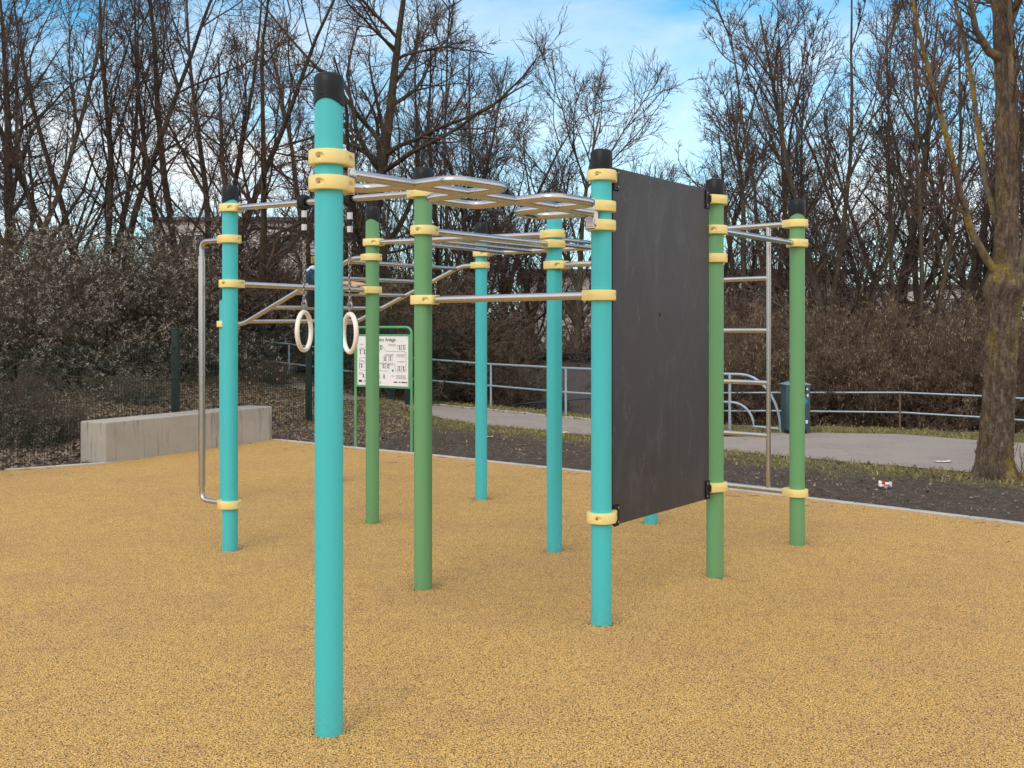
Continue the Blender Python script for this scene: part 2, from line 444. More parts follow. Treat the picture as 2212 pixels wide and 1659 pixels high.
def build_sheet(name, P, mat, off, n=60):
    A = np.array(NEAR); B = np.array(FAR)
    def rs(C, n):
        s = np.concatenate([[0], np.cumsum(np.hypot(*np.diff(C, axis=0).T))]); t = np.linspace(0, s[-1], n)
        C2 = np.stack([np.interp(t, s, C[:, 0]), np.interp(t, s, C[:, 1])], -1); return C2
    A = rs(A, n); B = rs(B, n); k = 14
    ea = RNG.normal(0, .025, (n, 2)); eb = RNG.normal(0, .02, (n, 2)); A = A + ea; B = B + eb
    t = np.linspace(0, 1, k)[None, :, None]
    G = A[:, None]*(1-t) + B[:, None]*t
    Z = h_smooth(G[..., 0], G[..., 1]) + off
    V = np.concatenate([G, Z[..., None]], -1).reshape(-1, 3)
    i = np.arange(n-1)[:, None]*k + np.arange(k-1)[None]
    Q = np.stack([i, i+k, i+k+1, i+1], -1).reshape(-1, 4)
    me = np_mesh(name, V, Q, [mat]); tag(link(name, me), kind='structure')
build_sheet('path', None, M['path'], .008)

mb = MB(); mb.add([(x, y, 0.0) for x, y in EP], [tuple(range(len(EP)-1, -1, -1))])
me_ = mb.mesh('rubber_surface', [M['epdm']], smooth=False)
tag(link('rubber_surface', me_), kind='structure')

def resample(P, step):
    C = np.array(P, float); s = np.concatenate([[0], np.cumsum(np.hypot(*np.diff(C, axis=0).T))])
    n = max(2, int(s[-1]/step)+1); t = np.linspace(0, s[-1], n)
    return np.stack([np.interp(t, s, C[:, k]) for k in range(C.shape[1])], -1)
def kerb_blocks():
    mb = MB(); C = resample(KPTS, .5)
    for a, b in zip(C[:-1], C[1:]):
        a, b = Vector((*a, 0)), Vector((*b, 0)); d = (b-a).normalized(); n = Vector((-d.y, d.x, 0))
        L = (b-a).length - .006
        R = Matrix((d, n, Vector((0,0,1)))).transposed()
        mb.box((a+b)/2 + n*.045 + Vector((0,0,-.09+.002*random.random())), (L, .085, .20), R, bev=.006)
    o = build('kerb', mb, M['kerb']); tag(o, kind='structure')
    mb = MB(); C = resample(FAR[2:8], .17)
    for a, b in zip(C[:-1], C[1:]):
        a, b = Vector((*a, 0)), Vector((*b, 0)); d = (b-a).normalized(); n = Vector((-d.y, d.x, 0))
        c = (a+b)/2 + n*(.05+random.uniform(-.012, .012)); z = float(h_smooth(c.x, c.y))
        R = Matrix.Rotation(math.atan2(d.y, d.x)+random.uniform(-.08,.08), 3, 'Z')
        mb.box((c.x, c.y, z-.02+random.uniform(0,.012)), ((b-a).length*.9, .10, .10), R, bev=.012)
    o = build('path_edging', mb, M['concrete']); tag(o, kind='structure')
kerb_blocks()

# ------------------------------------------------------------------ the climbing rig
PX = dict(A=(710.5,1582), B=(1299,1347), C=(914,1271), E=(497,1188), F=(804.5,1129), G=(1197.5,1190), I=(1039.5,1078),
          J=(1544.5,1245), K=(1722,1176), L=(1406,1130))
TOPY = dict(A=158, B=322, C=361, E=400, F=446, G=417, I=480, J=386, K=431, L=441)
P = {k: gp(*v) for k, v in PX.items()}
P['M'] = (-2.63, 9.728); P['N'] = (-1.806, 10.93)
TOP = {k: zat(TOPY[k], P[k][1]) for k in TOPY}; TOP['M'] = 1.945; TOP['N'] = 1.90
TEAL = 'ABEGILMN'
PR = .0545
rig = empty('calisthenics_rig', (0, 7.2, 0), 'large outdoor workout frame of turquoise and green posts joined by steel bars', 'exercise frame')
def V3(k, z): return Vector((*P[k], z))
WAVE = dict(A=3.3, F=3.39, K=3.5, M=3.4, B=.25, J=.3, E=1.75, C=2.6, I=1.6, G=3.2)
def post(k):
    x, y = P[k]; T = TOP[k]
    mb = MB()
    prof = [(PR, -.05), (PR, .0)] + [(PR, z) for z in np.linspace(.2, T-.05, 10)]
    mb.lathe(prof, (x, y, 0), 48)
    o = build('post', mb, M['teal' if k in TEAL else 'green'], rig, (x, y, 0),
              label=('turquoise' if k in TEAL else 'green') + ' steel post with black cap')
    mb = MB(); n = 64; rows = []
    rc = PR + .0045; Ht = .118
    zs = [0, .25, .5, .7]
    for t in zs:
        rows.append([(rc, T-Ht + .012*math.cos(4*PI*j/n + WAVE.get(k, 2.6)) + t*(Ht-.03), j) for j in range(n)])
    base = rows[0]
    for q in (.25, .5, .75, .92, 1.0):
        a = q*PI/2
        rows.append([(rc*(.62+.38*math.cos(a)), T-.03+.026*math.sin(a), j) for j in range(n)])
    rows.append([(rc*.3, T+.0, j) for j in range(n)])
    vs = []; fs = []
    for rw in rows:
        for r, z, j in rw:
            a = 2*PI*j/n; vs.append((x+r*math.cos(a), y+r*math.sin(a), z))
    for i in range(len(rows)-1):
        for j in range(n): fs.append((i*n+j, i*n+(j+1)%n, (i+1)*n+(j+1)%n, (i+1)*n+j))
    fs.append(tuple((len(rows)-1)*n+j for j in range(n)))
    mb.add(vs, fs)
    # inner lip so the wavy hem has thickness
    vs = []; fs = []
    for r0 in (rc, PR-.001):
        for r, z, j in rows[0]:
            a = 2*PI*j/n; vs.append((x+r0*math.cos(a), y+r0*math.sin(a), z))
    for j in range(n): fs.append((j, n+j, n+(j+1)%n, (j+1)%n))
    mb.add(vs, fs)
    a0 = -1.9
    mb.lathe([(.005, 0), (.005, .002), (0.0001, .003)], (x+rc*math.cos(a0), y+rc*math.sin(a0), T-.09), 10,
             R=Matrix.Rotation(a0, 3, 'Z') @ Matrix.Rotation(PI/2, 3, 'Y'))
    build('cap', mb, M['cap'], o, (x, y, T-.05))
    return o

def clamp_mesh():
    R0, nose, hw, H = .0780, .104, .040, .055
    pts = []
    al = math.atan2(hw, nose)
    # hull of the ring and a squared nose
    raw = [(R0*math.cos(a), R0*math.sin(a)) for a in np.linspace(.95, 2*PI-.95, 52)]
    def arc(cx, cy, r, a0, a1, n): return [(cx+r*math.cos(a), cy+r*math.sin(a)) for a in np.linspace(a0, a1, n)]
    poly = raw + arc(nose-.012, -hw+.012, .012, -PI/2+.5, 0, 5) + arc(nose-.012, hw-.012, .012, 0, PI/2-.5, 5)
    mb = MB(); mb.prism(poly, -H/2, H/2, bev=.0035)
    body = bpy.data.objects.new('c', mb.mesh('c', [M['yellow'], M['bolt']])); COL.objects.link(body)
    cutters = []
    for ang, rad in ((-45, .084), (-165, .0785)):
        a = math.radians(ang); cm = MB(); n = 20
        R = Matrix.Rotation(a, 3, 'Z')
        # a teardrop pocket, longer to one side
        vs = []; fs = []
        for i in range(9):
            th = PI*i/8
            for j in range(n):
                ph = 2*PI*j/n
                ly = math.sin(th)*math.cos(ph); lz = math.sin(th)*math.sin(ph); lx = math.cos(th)
                sy = .032 if ly > 0 else .013
                vs.append(R @ Vector((rad + .004 + lx*.017, ly*sy, lz*.0145)))
        for i in range(8):
            for j in range(n): fs.append((i*n+j, (i+1)*n+j, (i+1)*n+(j+1)%n, i*n+(j+1)%n))
        cm.add(vs, fs)
        me = cm.mesh('k', [M['yellow']])
        import bmesh
        b = bmesh.new(); b.from_mesh(me); bmesh.ops.remove_doubles(b, verts=b.verts, dist=1e-5); bmesh.ops.recalc_face_normals(b, faces=b.faces); b.to_mesh(me); b.free()
        c = bpy.data.objects.new('k', me); COL.objects.link(c); cutters.append(c)
        md = body.modifiers.new('b', 'BOOLEAN'); md.operation = 'DIFFERENCE'; md.object = c; md.solver = 'EXACT'
    dg = bpy.context.evaluated_depsgraph_get()
    me = bpy.data.meshes.new_from_object(body.evaluated_get(dg))
    out = MB(); out.add([v.co for v in me.vertices], [tuple(p.vertices) for p in me.polygons])
    for o in cutters + [body]: bpy.data.objects.remove(o)
    for ang, rad in ((-45, .084), (-165, .0785)):
        a = math.radians(ang); R = Matrix.Rotation(a, 3, 'Z') @ Matrix.Rotation(PI/2, 3, 'Y')
        out.lathe([(.0065, -.006), (.0065, .001), (.005, .004), (.0001, .005)], (Matrix.Rotation(a, 3, 'Z') @ Vector((rad-.011, -.003, 0))), 12, 1, R)
    # the seam where the two halves meet
    # raised lettering on the plain side
    def place(co):
        aa = math.radians(62) + (co.x) / R0
        r = R0 + .0002 + co.z
        return (r*math.cos(aa), r*math.sin(aa), co.y)
    text_mb(out, 'KENGURU', .019, lambda co: place(Vector((co.x, co.y-.007, co.z))), 0, depth=.0012, align='CENTER')
    return out.mesh('clamp', [M['yellow'], M['bolt']])
CLAMP = clamp_mesh()
# posts and their clamps: (post, pixel height of clamp, direction of the nose)
def dirang(a, b): return math.atan2(P[b][1]-P[a][1], P[b][0]-P[a][0])
poleang = math.atan2(.61, -.79)
CL = dict(
 A=[(342, 'B'), (397, 'B')], B=[(380, 'J'), (447, 'A'), (488, 'A'), (638, 'C'), (1117, 'J')],
 C=[(417, 'E'), (498, 'G'), (648, 'B')], E=[(450, 'C'), (517, poleang), (613, 'F'), (1089, poleang)],
 F=[(524, 'G'), (556, 'M'), (627, 'E')], G=[(506, 'F'), (528, 'C'), (573, 'J')], I=[(548, 'L'), (573, 'N')],
 J=[(433, 'B'), (497, 'K'), (558, 'G'), (1050, 'B')], K=[(483, 'L'), (526, 'J'), (1064, 'L')],
 L=[(506, 'K'), (528, 'I'), (1029, 'K')], M=[(700, 'F')], N=[(697, 'I')])
ZC = {}
posts = {}
for k in P:
    posts[k] = post(k); ZC[k] = []
    for y, tgt in CL[k]:
        z = zat(y, P[k][1]); ZC[k].append(z)
        a = tgt if isinstance(tgt, float) else dirang(k, tgt)
        link('clamp', CLAMP, posts[k], (*P[k], z), rotz=a)

def fillet(pts, r, n=6):
    pts = [Vector(p) for p in pts]; out = [pts[0]]
    for i in range(1, len(pts)-1):
        a, b, c = pts[i-1], pts[i], pts[i+1]
        d1 = (a-b); d2 = (c-b); rr = min(r, d1.length*.48, d2.length*.48)
        p, q = b + d1.normalized()*rr, b + d2.normalized()*rr
        for j in range(n+1):
            t = j/n; out.append(p*(1-t)**2 + b*2*t*(1-t) + q*t*t)
    out.append(pts[-1]); return out

def bar(name, k1, k2, z1, z2, r=.0205, label=None, ends=(.098, .098)):
    a, b = V3(k1, z1), V3(k2, z2); d = (b-a).normalized()
    mb = MB(); mb.tube([a+d*ends[0], b-d*ends[1]], r, 20)
    o = build(name, mb, M['steel'], rig, (a+b)/2, label=label); return o
bar('pull_up_bar', 'E', 'C', ZC['E'][0], ZC['C'][0], .021, 'high steel bar the rings hang from')
bar('pull_up_bar', 'E', 'F', ZC['E'][2], ZC['F'][2])
bar('pull_up_bar', 'C', 'B', ZC['C'][2], ZC['B'][3], .021)
bar('pull_up_bar', 'C', 'G', ZC['C'][1], ZC['G'][1], .021)
bar('pull_up_bar', 'G', 'J', ZC['G'][2], ZC['J'][2])
bar('pull_up_bar', 'J', 'K', ZC['J'][1], ZC['K'][1])

# dip pole beside the leftmost post
mb = MB(); d = Vector((-.79, .61, 0)).normalized(); e0 = V3('E', 0)
zt, zb = ZC['E'][1], ZC['E'][3]; q = e0 + d*.325
mb.tube(fillet([e0+d*.095+Vector((0,0,zt)), q+Vector((0,0,zt)), q+Vector((0,0,zt-.12))], .07, 8), .0185, 18)
mb.tube(fillet([e0+d*.095+Vector((0,0,zb)), q+Vector((0,0,zb)), q+Vector((0,0,zb+.12))], .07, 8), .0185, 18)
mb.lathe([(.0185, 0), (.024, .002), (.024, .03)] + [(.024, z) for z in np.linspace(.1, zt-zb-.3, 5)] + [(.024, zt-zb-.205), (.0185, zt-zb-.2)], q+Vector((0,0,zb+.1)), 22)
build('vertical_bar', mb, M['steel'], rig, q, label='upright steel handle bar clamped beside the post')

# zigzag snake bars between front post and board post
A0 = Vector((*P['A'], 0)); B0 = Vector((*P['B'], 0)); ax = (B0-A0).normalized(); Lab = (B0-A0).length
w = Vector((ax.y, -ax.x, 0)); zs = (ZC['A'][0]+ZC['A'][1])/2 - .002
def S(al, pe, dz=0): return A0 + ax*al + w*pe + Vector((0,0,zs+dz))
W = [.115, .47, .82, 1.165, 1.505, Lab-.115]
snake = MB()
snake.tube([S(W[0], .012), S(W[-1], .012)], .0210, 22)
def uloop(a, b, side, k=.27, skew=.035):
    snake.tube(fillet([S(a, 0), S(a-skew*.6*(1 if side > 0 else -1), side*(k if side < 0 else k-.025)), S(b-skew*(1 if side > 0 else -1), side*k), S(b, 0)], .085, 8), .0205, 22)
uloop(W[1], W[2], 1); uloop(W[2], W[3], -1); uloop(W[3], W[4], 1)
snake.tube(fillet([S(W[0], -.02), S(.24, -.25), S(.43, -.27), S(W[1], 0)], .085, 8), .0205, 22)
snake.tube(fillet([S(W[4], 0), S(W[4]+.03, -.29), S(1.78, -.30), S(W[5], -.02)], .085, 8), .0205, 22)
for al in W[1:5]:
    snake.tube([S(al-.002, .0), S(al+.002, .0)], .0225, 22)
sn = build('snake_bars', snake, M['steel'], rig, S(Lab/2, 0), label='zigzag looped steel hand bars between front post and board post')
for k0, al, sg in (('A', .108, 1), ('B', Lab-.108, -1)):
    mb = MB(); c = A0 + ax*al + Vector((0,0,zs))
    R = Matrix((ax, w, Vector((0,0,1)))).transposed()
    mb.box(c, (.007, .056, .165), R, bev=.003)
    for dz in (-.05, .05):
        mb.box(c + ax*(-.004*sg) + Vector((0,0,dz)), (.02, .05, .045), R, bev=.003)
    mb.box(c + ax*(-.016*sg) - w*.026, (.036, .006, .13), R, bev=.002)
    mb.box(c + ax*(-.016*sg) + w*.026, (.036, .006, .13), R, bev=.002)
    for sgn in (-1, 1):
        mb.lathe([(.02, 0), (.02, .004), (.012, .006), (.0001, .007)], c + ax*(.012*-sg) + w*.029*sgn + Vector((0,0,-.055 if k0 == 'B' else .0)), 20,
             R=Matrix((Vector((0,0,1)), ax, w*sgn)).transposed())
    build('bracket', mb, M['steel'], sn, c)

# horizontal ladder
lad = MB(); zl = [ZC['F'][0], ZC['G'][0], ZC['I'][0], ZC['L'][1]]
org = (Vector((*P['F'], 2.25))+Vector((*P['L'], 2.25)))/2
hl = empty('horizontal_ladder', org, 'ladder', 'x')
for key in ('category', 'label'): del hl[key]
hl.parent = rig; hl.location = org - ORG[rig]; hl['label'] = 'level overhead monkey bar ladder'
for a, b, z1, z2 in (('F', 'G', zl[0], zl[1]), ('I', 'L', zl[2], zl[3])):
    p, q_ = V3(a, z1), V3(b, z2); d = (q_-p).normalized()
    mb = MB(); mb.tube([p+d*.098, q_-d*.098], .0205, 18); build('rail', mb, M['steel'], hl, (p+q_)/2)
for i in range(5):
    t = .15 + .70*i/4
    p = V3('F', zl[0]).lerp(V3('G', zl[1]), t); q_ = V3('I', zl[2]).lerp(V3('L', zl[3]), t)
    mb = MB(); mb.tube([p, q_], .0165, 16); build('rung', mb, M['steel'], hl, (p+q_)/2)

# sloping ladder
org = (Vector((*P['F'], 1.9))+Vector((*P['N'], 1.9)))/2
il = empty('sloping_ladder', org, 'ladder', 'x')
for key in ('category', 'label'): del il[key]
il.parent = rig; il.location = org - ORG[rig]; il['label'] = 'sloping steel ladder with bent rails and five rungs'
def rail_pts(a, b, z1, z2):
    p, q_ = V3(a, z1), V3(b, z2)
    f = lambda t, z: Vector((*(p.lerp(q_, t)).xy, z))
    return [f(.05, z1), f(.125, z1), f(.865, z2), f(.95, z2)]
r1 = rail_pts('F', 'M', ZC['F'][1], ZC['M'][0]); r2 = rail_pts('I', 'N', ZC['I'][1], ZC['N'][0])
for r_ in (r1, r2):
    mb = MB(); mb.tube(fillet(r_, .11, 8), .0205, 18); build('rail', mb, M['steel'], il, (r_[0]+r_[-1])/2)
for i in range(5):
    t = .04 + .92*i/4
    p = r1[1].lerp(r1[2], t); q_ = r2[1].lerp(r2[2], t)
    mb = MB(); mb.tube([p, q_], .0175, 16); build('rung', mb, M['steel'], il, (p+q_)/2)

# wall ladder between the two right-hand posts at the back
org = (V3('L', 1.2)+V3('K', 1.2))/2
wl = empty('wall_ladder', org, 'ladder', 'x')
for key in ('category', 'label'): del wl[key]
wl.parent = rig; wl.location = org - ORG[rig]; wl['label'] = 'upright steel ladder with wide spaced rungs'
lk = lambda t, z: V3('L', z).lerp(V3('K', z), t)
z1, z0 = ZC['K'][0], ZC['K'][2]
for z in (z1, z0):
    mb = MB(); dd = .09/1.28; mb.tube([lk(dd, z), lk(1-dd, z)], .021, 18); build('rail', mb, M['steel'], wl, lk(.5, z))
for t in (.18, .82):
    mb = MB(); mb.tube([lk(t, z0), lk(t, z1)], .0175, 16); build('upright', mb, M['steel'], wl, lk(t, z0))
for y in (603, 714, 825, 937):
    z = zat(y, 8.0); mb = MB(); mb.tube([lk(.18, z), lk(.82, z)], .0175, 16); build('rung', mb, M['steel'], wl, lk(.5, z))

# climbing board
bj = lambda s, z, o=0.0: (V3('B', z) + (V3('J', z)-V3('B', z)).normalized()*s + nrm*o)
ub = (V3('J', 0)-V3('B', 0)).normalized(); nrm = Vector((ub.y, -ub.x, 0)); LBJ = (V3('J', 0)-V3('B', 0)).length
R = Matrix((ub, nrm, Vector((0,0,1)))).transposed()
mb = MB(); mb.box(bj(LBJ/2+.001, 1.467), (LBJ-.205, .018, 1.925), R, bev=.002)
bd = build('board', mb, M['board'], rig, bj(LBJ/2, 1.467), label='tall dark grey climbing board between two posts')
for s, y, k in ((.1, 0, 'B'), (.1, 4, 'B'), (LBJ-.1, 0, 'J'), (LBJ-.1, 3, 'J')):
    z = ZC[k][y]; sg = 1 if s < .5 else -1; mb = MB()
    mb.box(bj(s+.030*sg, z-.008, .014), (.055, .008, .115), R, bev=.003)
    mb.box(bj(s+.030*sg, z-.008, -.014), (.055, .008, .115), R, bev=.003)
    mb.box(bj(s+.004*sg, z, .012), (.03, .03, .045), R, bev=.006)
    mb.tube([bj(s-.004*sg, z-.03, 0), bj(s-.004*sg, z+.03, 0)], .014, 14)
    for dz in (-.045, .032):
        mb.lathe([(.006, 0), (.006, .003), (.0001, .005)], bj(s+.043*sg, z+dz, .018), 10, 1, R=Matrix((Vector((0,0,1)), ub, nrm)).transposed())
    build('bracket', mb, [M['cap'], M['bolt']], bd, bj(s, z))
mb = MB()
mb.lathe([(.011, 0), (.011, .001), (.009, .0015), (.0001, .0015)], bj(.62, zat(680, 6.1), .009), 20, 0, R=Matrix((Vector((0,0,1)), ub, nrm)).transposed())
build('plug', mb, M['dark'], bd, bj(.62, 1.6))

# ------------------------------------------------------------------ gymnastic rings
def torus_pts(c, R, e1, e2, n=48): return [Vector(c) + e1*R*math.cos(2*PI*i/n) + e2*R*math.sin(2*PI*i/n) for i in range(n)]
def ring_set(t, yb, pdir, label):
    x = P['E'][0] + (P['C'][0]-P['E'][0])*t; D = P['E'][1] + (P['C'][1]-P['E'][1])*t
    zb_ = ZC['E'][0]*(1-t) + ZC['C'][0]*t
    z = lambda y: zat(y, D) + (zb_ - zat(yb, D))
    up = Vector((0,0,1)); g = empty('gymnastic_ring', (x, D, z(760)), label, 'gymnastic ring', 'pair of hanging gymnastic rings')
    bd_ = Vector((P['C'][0]-P['E'][0], P['C'][1]-P['E'][1], 0)).normalized(); side = Vector((-bd_.y, bd_.x, 0))
    c = Vector((x, D, zb_))
    mb = MB()
    for o in (-.013, .013):
        mb.tube(torus_pts(c+bd_*o, .036, side, up, 28), .0145, 12, closed=True)
    mb.tube([c+Vector((0,0,-.03)), c+Vector((0,0,-.07)), Vector((x, D, z(484))), Vector((x, D, z(495))), Vector((x, D, z(510)))], [.022, .013, .0105, .0125, .0105], 12)
    lo = Vector((x, D, z(508))); mb.tube(torus_pts(lo+Vector((0,0,-.012)), .014, bd_, up, 18), .008, 8, closed=True)
    st = build('rope', mb, M['rope'], g, c)
    mb = MB()
    for y0, y1 in ((453, 469), (483, 497)):
        mb.lathe([(.016, z(y1)), (.0185, z(y1)+.003), (.0185, z(y0)-.003), (.016, z(y0))], (x, D, 0), 18)
    build('ferrule', mb, M['steel'], g, (x, D, z(470)))
    # chain
    mb = MB(); z0, z1_ = z(512)-.012, z(648); n = 22; pitch = (z0-z1_)/n
    mb.tube(torus_pts((x, D, z0+.008), .017, bd_, up, 18), .0045, 8, closed=True)
    a0 = random.uniform(0, PI)
    for i in range(n):
        a = a0 + i*(PI/2+.12); e = Vector((math.cos(a), math.sin(a), 0)); cc = Vector((x, D, z0-pitch*(i+.5)))
        pts = []
        for j in range(14):
            th = 2*PI*j/14; s_ = math.sin(th)
            pts.append(cc + e*.0085*math.cos(th) + up*(s_*.0075 + (.006 if s_ > 0 else -.006)))
        mb.tube(pts, .0034, 6, closed=True)
    mb.tube([(x, D, z1_+.01), (x, D, z1_-.016)], .009, 10)
    build('chain', mb, M['chain'], g, (x, D, z0))
    # shackle
    mb = MB(); sc_ = Vector((x, D, z(653)))
    mb.tube([sc_+bd_*.017+up*-.03, sc_+bd_*.019, sc_+bd_*.012+up*.016, sc_+up*.02, sc_-bd_*.012+up*.016, sc_-bd_*.019, sc_-bd_*.017-up*.03], .0065, 10)
    mb.tube([sc_-bd_*.028-up*.024, sc_+bd_*.028-up*.024], .0075, 10)
    mb.tube([sc_-up*.008, sc_-up*.05], .009, 10)
    build('shackle', mb, M['chain'], g, sc_)
    mb = MB(); Rr = (z(668)-z(760))/2 - .0155; rc = Vector((x, D, (z(668)+z(760))/2))
    mb.tube(torus_pts(rc, Rr, Vector(pdir).normalized(), up, 72), .0155, 18, closed=True)
    mb.tube([rc+up*(Rr+.004), rc+up*(Rr+.03)], .008, 10, 1)
    build('ring', mb, [M['white_ring'], M['steel']], g, rc)
ring_set(.4227, 436, (.17, .98, 0), 'white gymnastic ring on a chain, left of the front turquoise post')
ring_set(.658, 424, (-.47, .88, 0), 'white gymnastic ring on a chain, right of the front turquoise post')

# jackets laid over the sloping ladder behind the front post
def cloth_blob(mb, c, size, seed, mi=0, lift=0):
    rs = np.random.default_rng(seed); n, m = 28, 18; vs = []; fs = []
    ph = rs.uniform(0, 6, 6)
    for i in range(m):
        th = PI*(i+.5)/m
        for j in range(n):
            a = 2*PI*j/n
            k = 1 + .16*math.sin(3*a+ph[0]+2*th) + .10*math.sin(5*a+ph[1]-3*th) + .07*math.sin(9*a+ph[2])
            vs.append((c[0]+size[0]*math.sin(th)*math.cos(a)*k, c[1]+size[1]*math.sin(th)*math.sin(a)*k, c[2]+size[2]*math.cos(th)*(1+.1*math.sin(4*a+ph[3]))))
    for i in range(m-1):
        for j in range(n): fs.append((i*n+j, (i+1)*n+j, (i+1)*n+(j+1)%n, i*n+(j+1)%n))
    fs.append(tuple(range(n))); fs.append(tuple((m-1)*n+j for j in range(n-1, -1, -1)))
    mb.add(vs, fs, mi)
D1 = 9.05
mb = MB(); cloth_blob(mb, (xat(682, D1), D1, zat(600, D1)), (.085, .12, .085), 3)
cloth_blob(mb, (xat(680, D1), D1+.02, zat(585, D1)), (.07, .10, .045), 5, 1)
mb.tube([(xat(676, D1), D1, zat(610, D1)), (xat(676, D1), D1+.03, zat(662, D1))], [.05, .065], 12, 2)
o = build('jacket', mb, [M['blue_cloth'], M['white_cloth'], M['cap']], None, (xat(680, D1), D1, zat(620, D1)))
tag(o, 'dark blue and white jacket laid over the sloping ladder, mostly hidden behind the front post', 'jacket')
D2 = 9.75
mb = MB(); cloth_blob(mb, (xat(752, D2), D2, zat(616, D2)), (.15, .12, .035), 9)
cloth_blob(mb, (xat(768, D2), D2-.02, zat(626, D2)), (.085, .09, .025), 12, 1)
o = build('pouch', mb, [M['beige_cloth'], M['cap']], None, (xat(752, D2), D2, zat(620, D2)))
tag(o, 'beige cloth pouch resting on a ladder rung between front post and green post', 'pouch')

# ------------------------------------------------------------------ concrete bench
c0 = Vector((-4.76, 12.42, 0)); c1 = Vector((-3.41, 15.10, 0)); bdv = (c1-c0).normalized(); bn = Vector((-bdv.y, bdv.x, 0))
R = Matrix((bdv, bn, Vector((0,0,1)))).transposed(); Lb = (c1-c0).length
mb = MB(); mb.box((c0+c1)/2 + bn*.215 + Vector((0,0,.20)), (Lb, .42, .56), R, bev=.012)
o = build('concrete_bench', mb, M['concrete'], None, (c0+c1)/2)
tag(o, 'long low cast concrete block bench standing on the edge of the ochre surface', 'bench')

# ------------------------------------------------------------------ information sign
sl = Vector((*gp(768, 966), 0)); sr = Vector((*gp(889, 977), 0)); su = (sr-sl).normalized(); sn_ = Vector((su.y, -su.x, 0))
sc0 = (sl+sr)/2; Ws = (sr-sl).length; zT = zat(707, 13.9)
sg = empty('information_sign', sc0, 'green framed information board with exercise drawings titled Calisthenics Anlage', 'sign')
mb = MB(); mb.tube(fillet([sl-Vector((0,0,.05)), sl+Vector((0,0,zT)), sr+Vector((0,0,zT)), sr-Vector((0,0,.05))], .10, 9), .0165, 16)
build('frame', mb, M['signgreen'], sg, sc0)
R = Matrix((su, sn_, Vector((0,0,1)))).transposed()
zp1, zp0 = zat(722, 13.9), zat(837, 13.9)
mb = MB(); mb.box(sc0+Vector((0,0,(zp0+zp1)/2)), (Ws-.03, .016, zp1-zp0), R, bev=.002)
pn = build('backing_panel', mb, M['signgreen'], sg, sc0)
pw, ph_ = Ws-.095, zp1-zp0-.055
mb = MB(); mb.box(sc0+sn_*.0105+Vector((0,0,(zp0+zp1)/2)), (pw, .004, ph_), R)
for a in (-1, 1):
    for b in (-1, 1):
        mb.lathe([(.006, 0), (.006, .002), (.0001, .003)], sc0+su*a*(pw/2-.02)+sn_*.0126+Vector((0,0,(zp0+zp1)/2+b*(ph_/2-.02))), 8, 1, R=Matrix((Vector((0,0,1)), su, sn_)).transposed())
poster = build('poster', mb, [M['signwhite'], M['bolt']], sg, sc0)
def sp(x, y, o=0.0): return sc0 + su*((x-.5)*pw) + sn_*(.0132+o) + Vector((0,0,zp0+.0275+ph_*y))
art = MB()
tt_ = MB(); text_mb(tt_, 'Calisthenics Anlage', .066, lambda c: c.copy(), bold=.0008); xm = max(v[0] for v in tt_.v)
art.add([sp(.17, .90) + su*(v[0]/xm*.59*pw) + Vector((0,0,v[1])) + sn_*v[2] for v in tt_.v], tt_.f)
def tb(x0, y0, x1, y1, w_=.004, mi=0):
    a, b = sp(x0, y0), sp(x1, y1); d = b-a; L = d.length; d.normalize(); n = sn_.cross(d)
    R_ = Matrix((d, n, sn_)).transposed(); art.box((a+b)/2, (L+w_*.5, w_, .0012), R_, mi)
def para(x, y, w_, n):
    for i in range(n): tb(x, y-i*.017, x+w_*random.uniform(.75, 1), y-i*.017, .004, 1)
for poly in ([(.30,.79),(.50,.79),(.58,.70),(.93,.70),(.96,.66),(.96,.34),(.93,.29),(.80,.29),(.76,.33),(.74,.44),(.70,.46),(.12,.46)],
             [(.62,.30),(.07,.30),(.04,.34),(.04,.52),(.07,.56),(.3,.56)]):
    for p0, p1 in zip(poly[:-1], poly[1:]): tb(*p0, *p1, .005, 1)
def frame_(x, y, s=.05):
    tb(x-s*.6, y-s, x-s*.6, y+s, .0035); tb(x+s*.6, y-s, x+s*.6, y+s, .0035)
def man(x, y, s=.05, k=0):
    tb(x, y-s*.2, x+k*.2*s, y+s*.5, .012); tb(x-s*.1, y-s, x, y-s*.2, .009); tb(x+s*.25*(1+k), y-s, x, y-s*.2, .009)
    tb(x-s*.35, y+s*.9, x+k*.2*s, y+s*.45, .006); tb(x+s*.35, y+s*(.9-k), x+k*.2*s, y+s*.45, .006)
    art.lathe([(.008, 0), (.008, .001), (.0001, .001)], sp(x+k*.2*s, y+s*.72), 10, 0, R=Matrix((Vector((0,0,1)), su, sn_)).transposed())
for x, y, k in ((.06,.68,0),(.14,.68,.3),(.47,.78,.4),(.84,.78,.2),(.92,.78,-.3),(.55,.55,.8),(.66,.55,-.8),(.53,.40,0),(.61,.40,.6),(.83,.36,0),(.91,.36,.3),(.08,.40,.3)):
    man(x, y, .045, k)
    if y != .68: frame_(x, y, .055)
for x, y in ((.12,.19),(.43,.19),(.53,.19)): man(x, y, .04, 1.2)
for x, y, w_, n in ((.04,.84,.1,2),(.04,.76,.12,3),(.33,.73,.16,2),(.62,.84,.16,3),(.55,.64,.22,3),(.78,.64,.17,4),(.8,.5,.14,2),(.05,.5,.12,2),(.45,.46,.08,2),(.62,.44,.1,2),(.77,.22,.2,5),(.03,.25,.1,3),(.68,.21,.06,2),(.12,.1,.4,3),(.3,.06,.2,2)): para(x, y, w_, n)
art.lathe([(.017, 0), (.017, .0012), (.0001, .0012)], sp(.705, .31), 18, 2, R=Matrix((Vector((0,0,1)), su, sn_)).transposed())
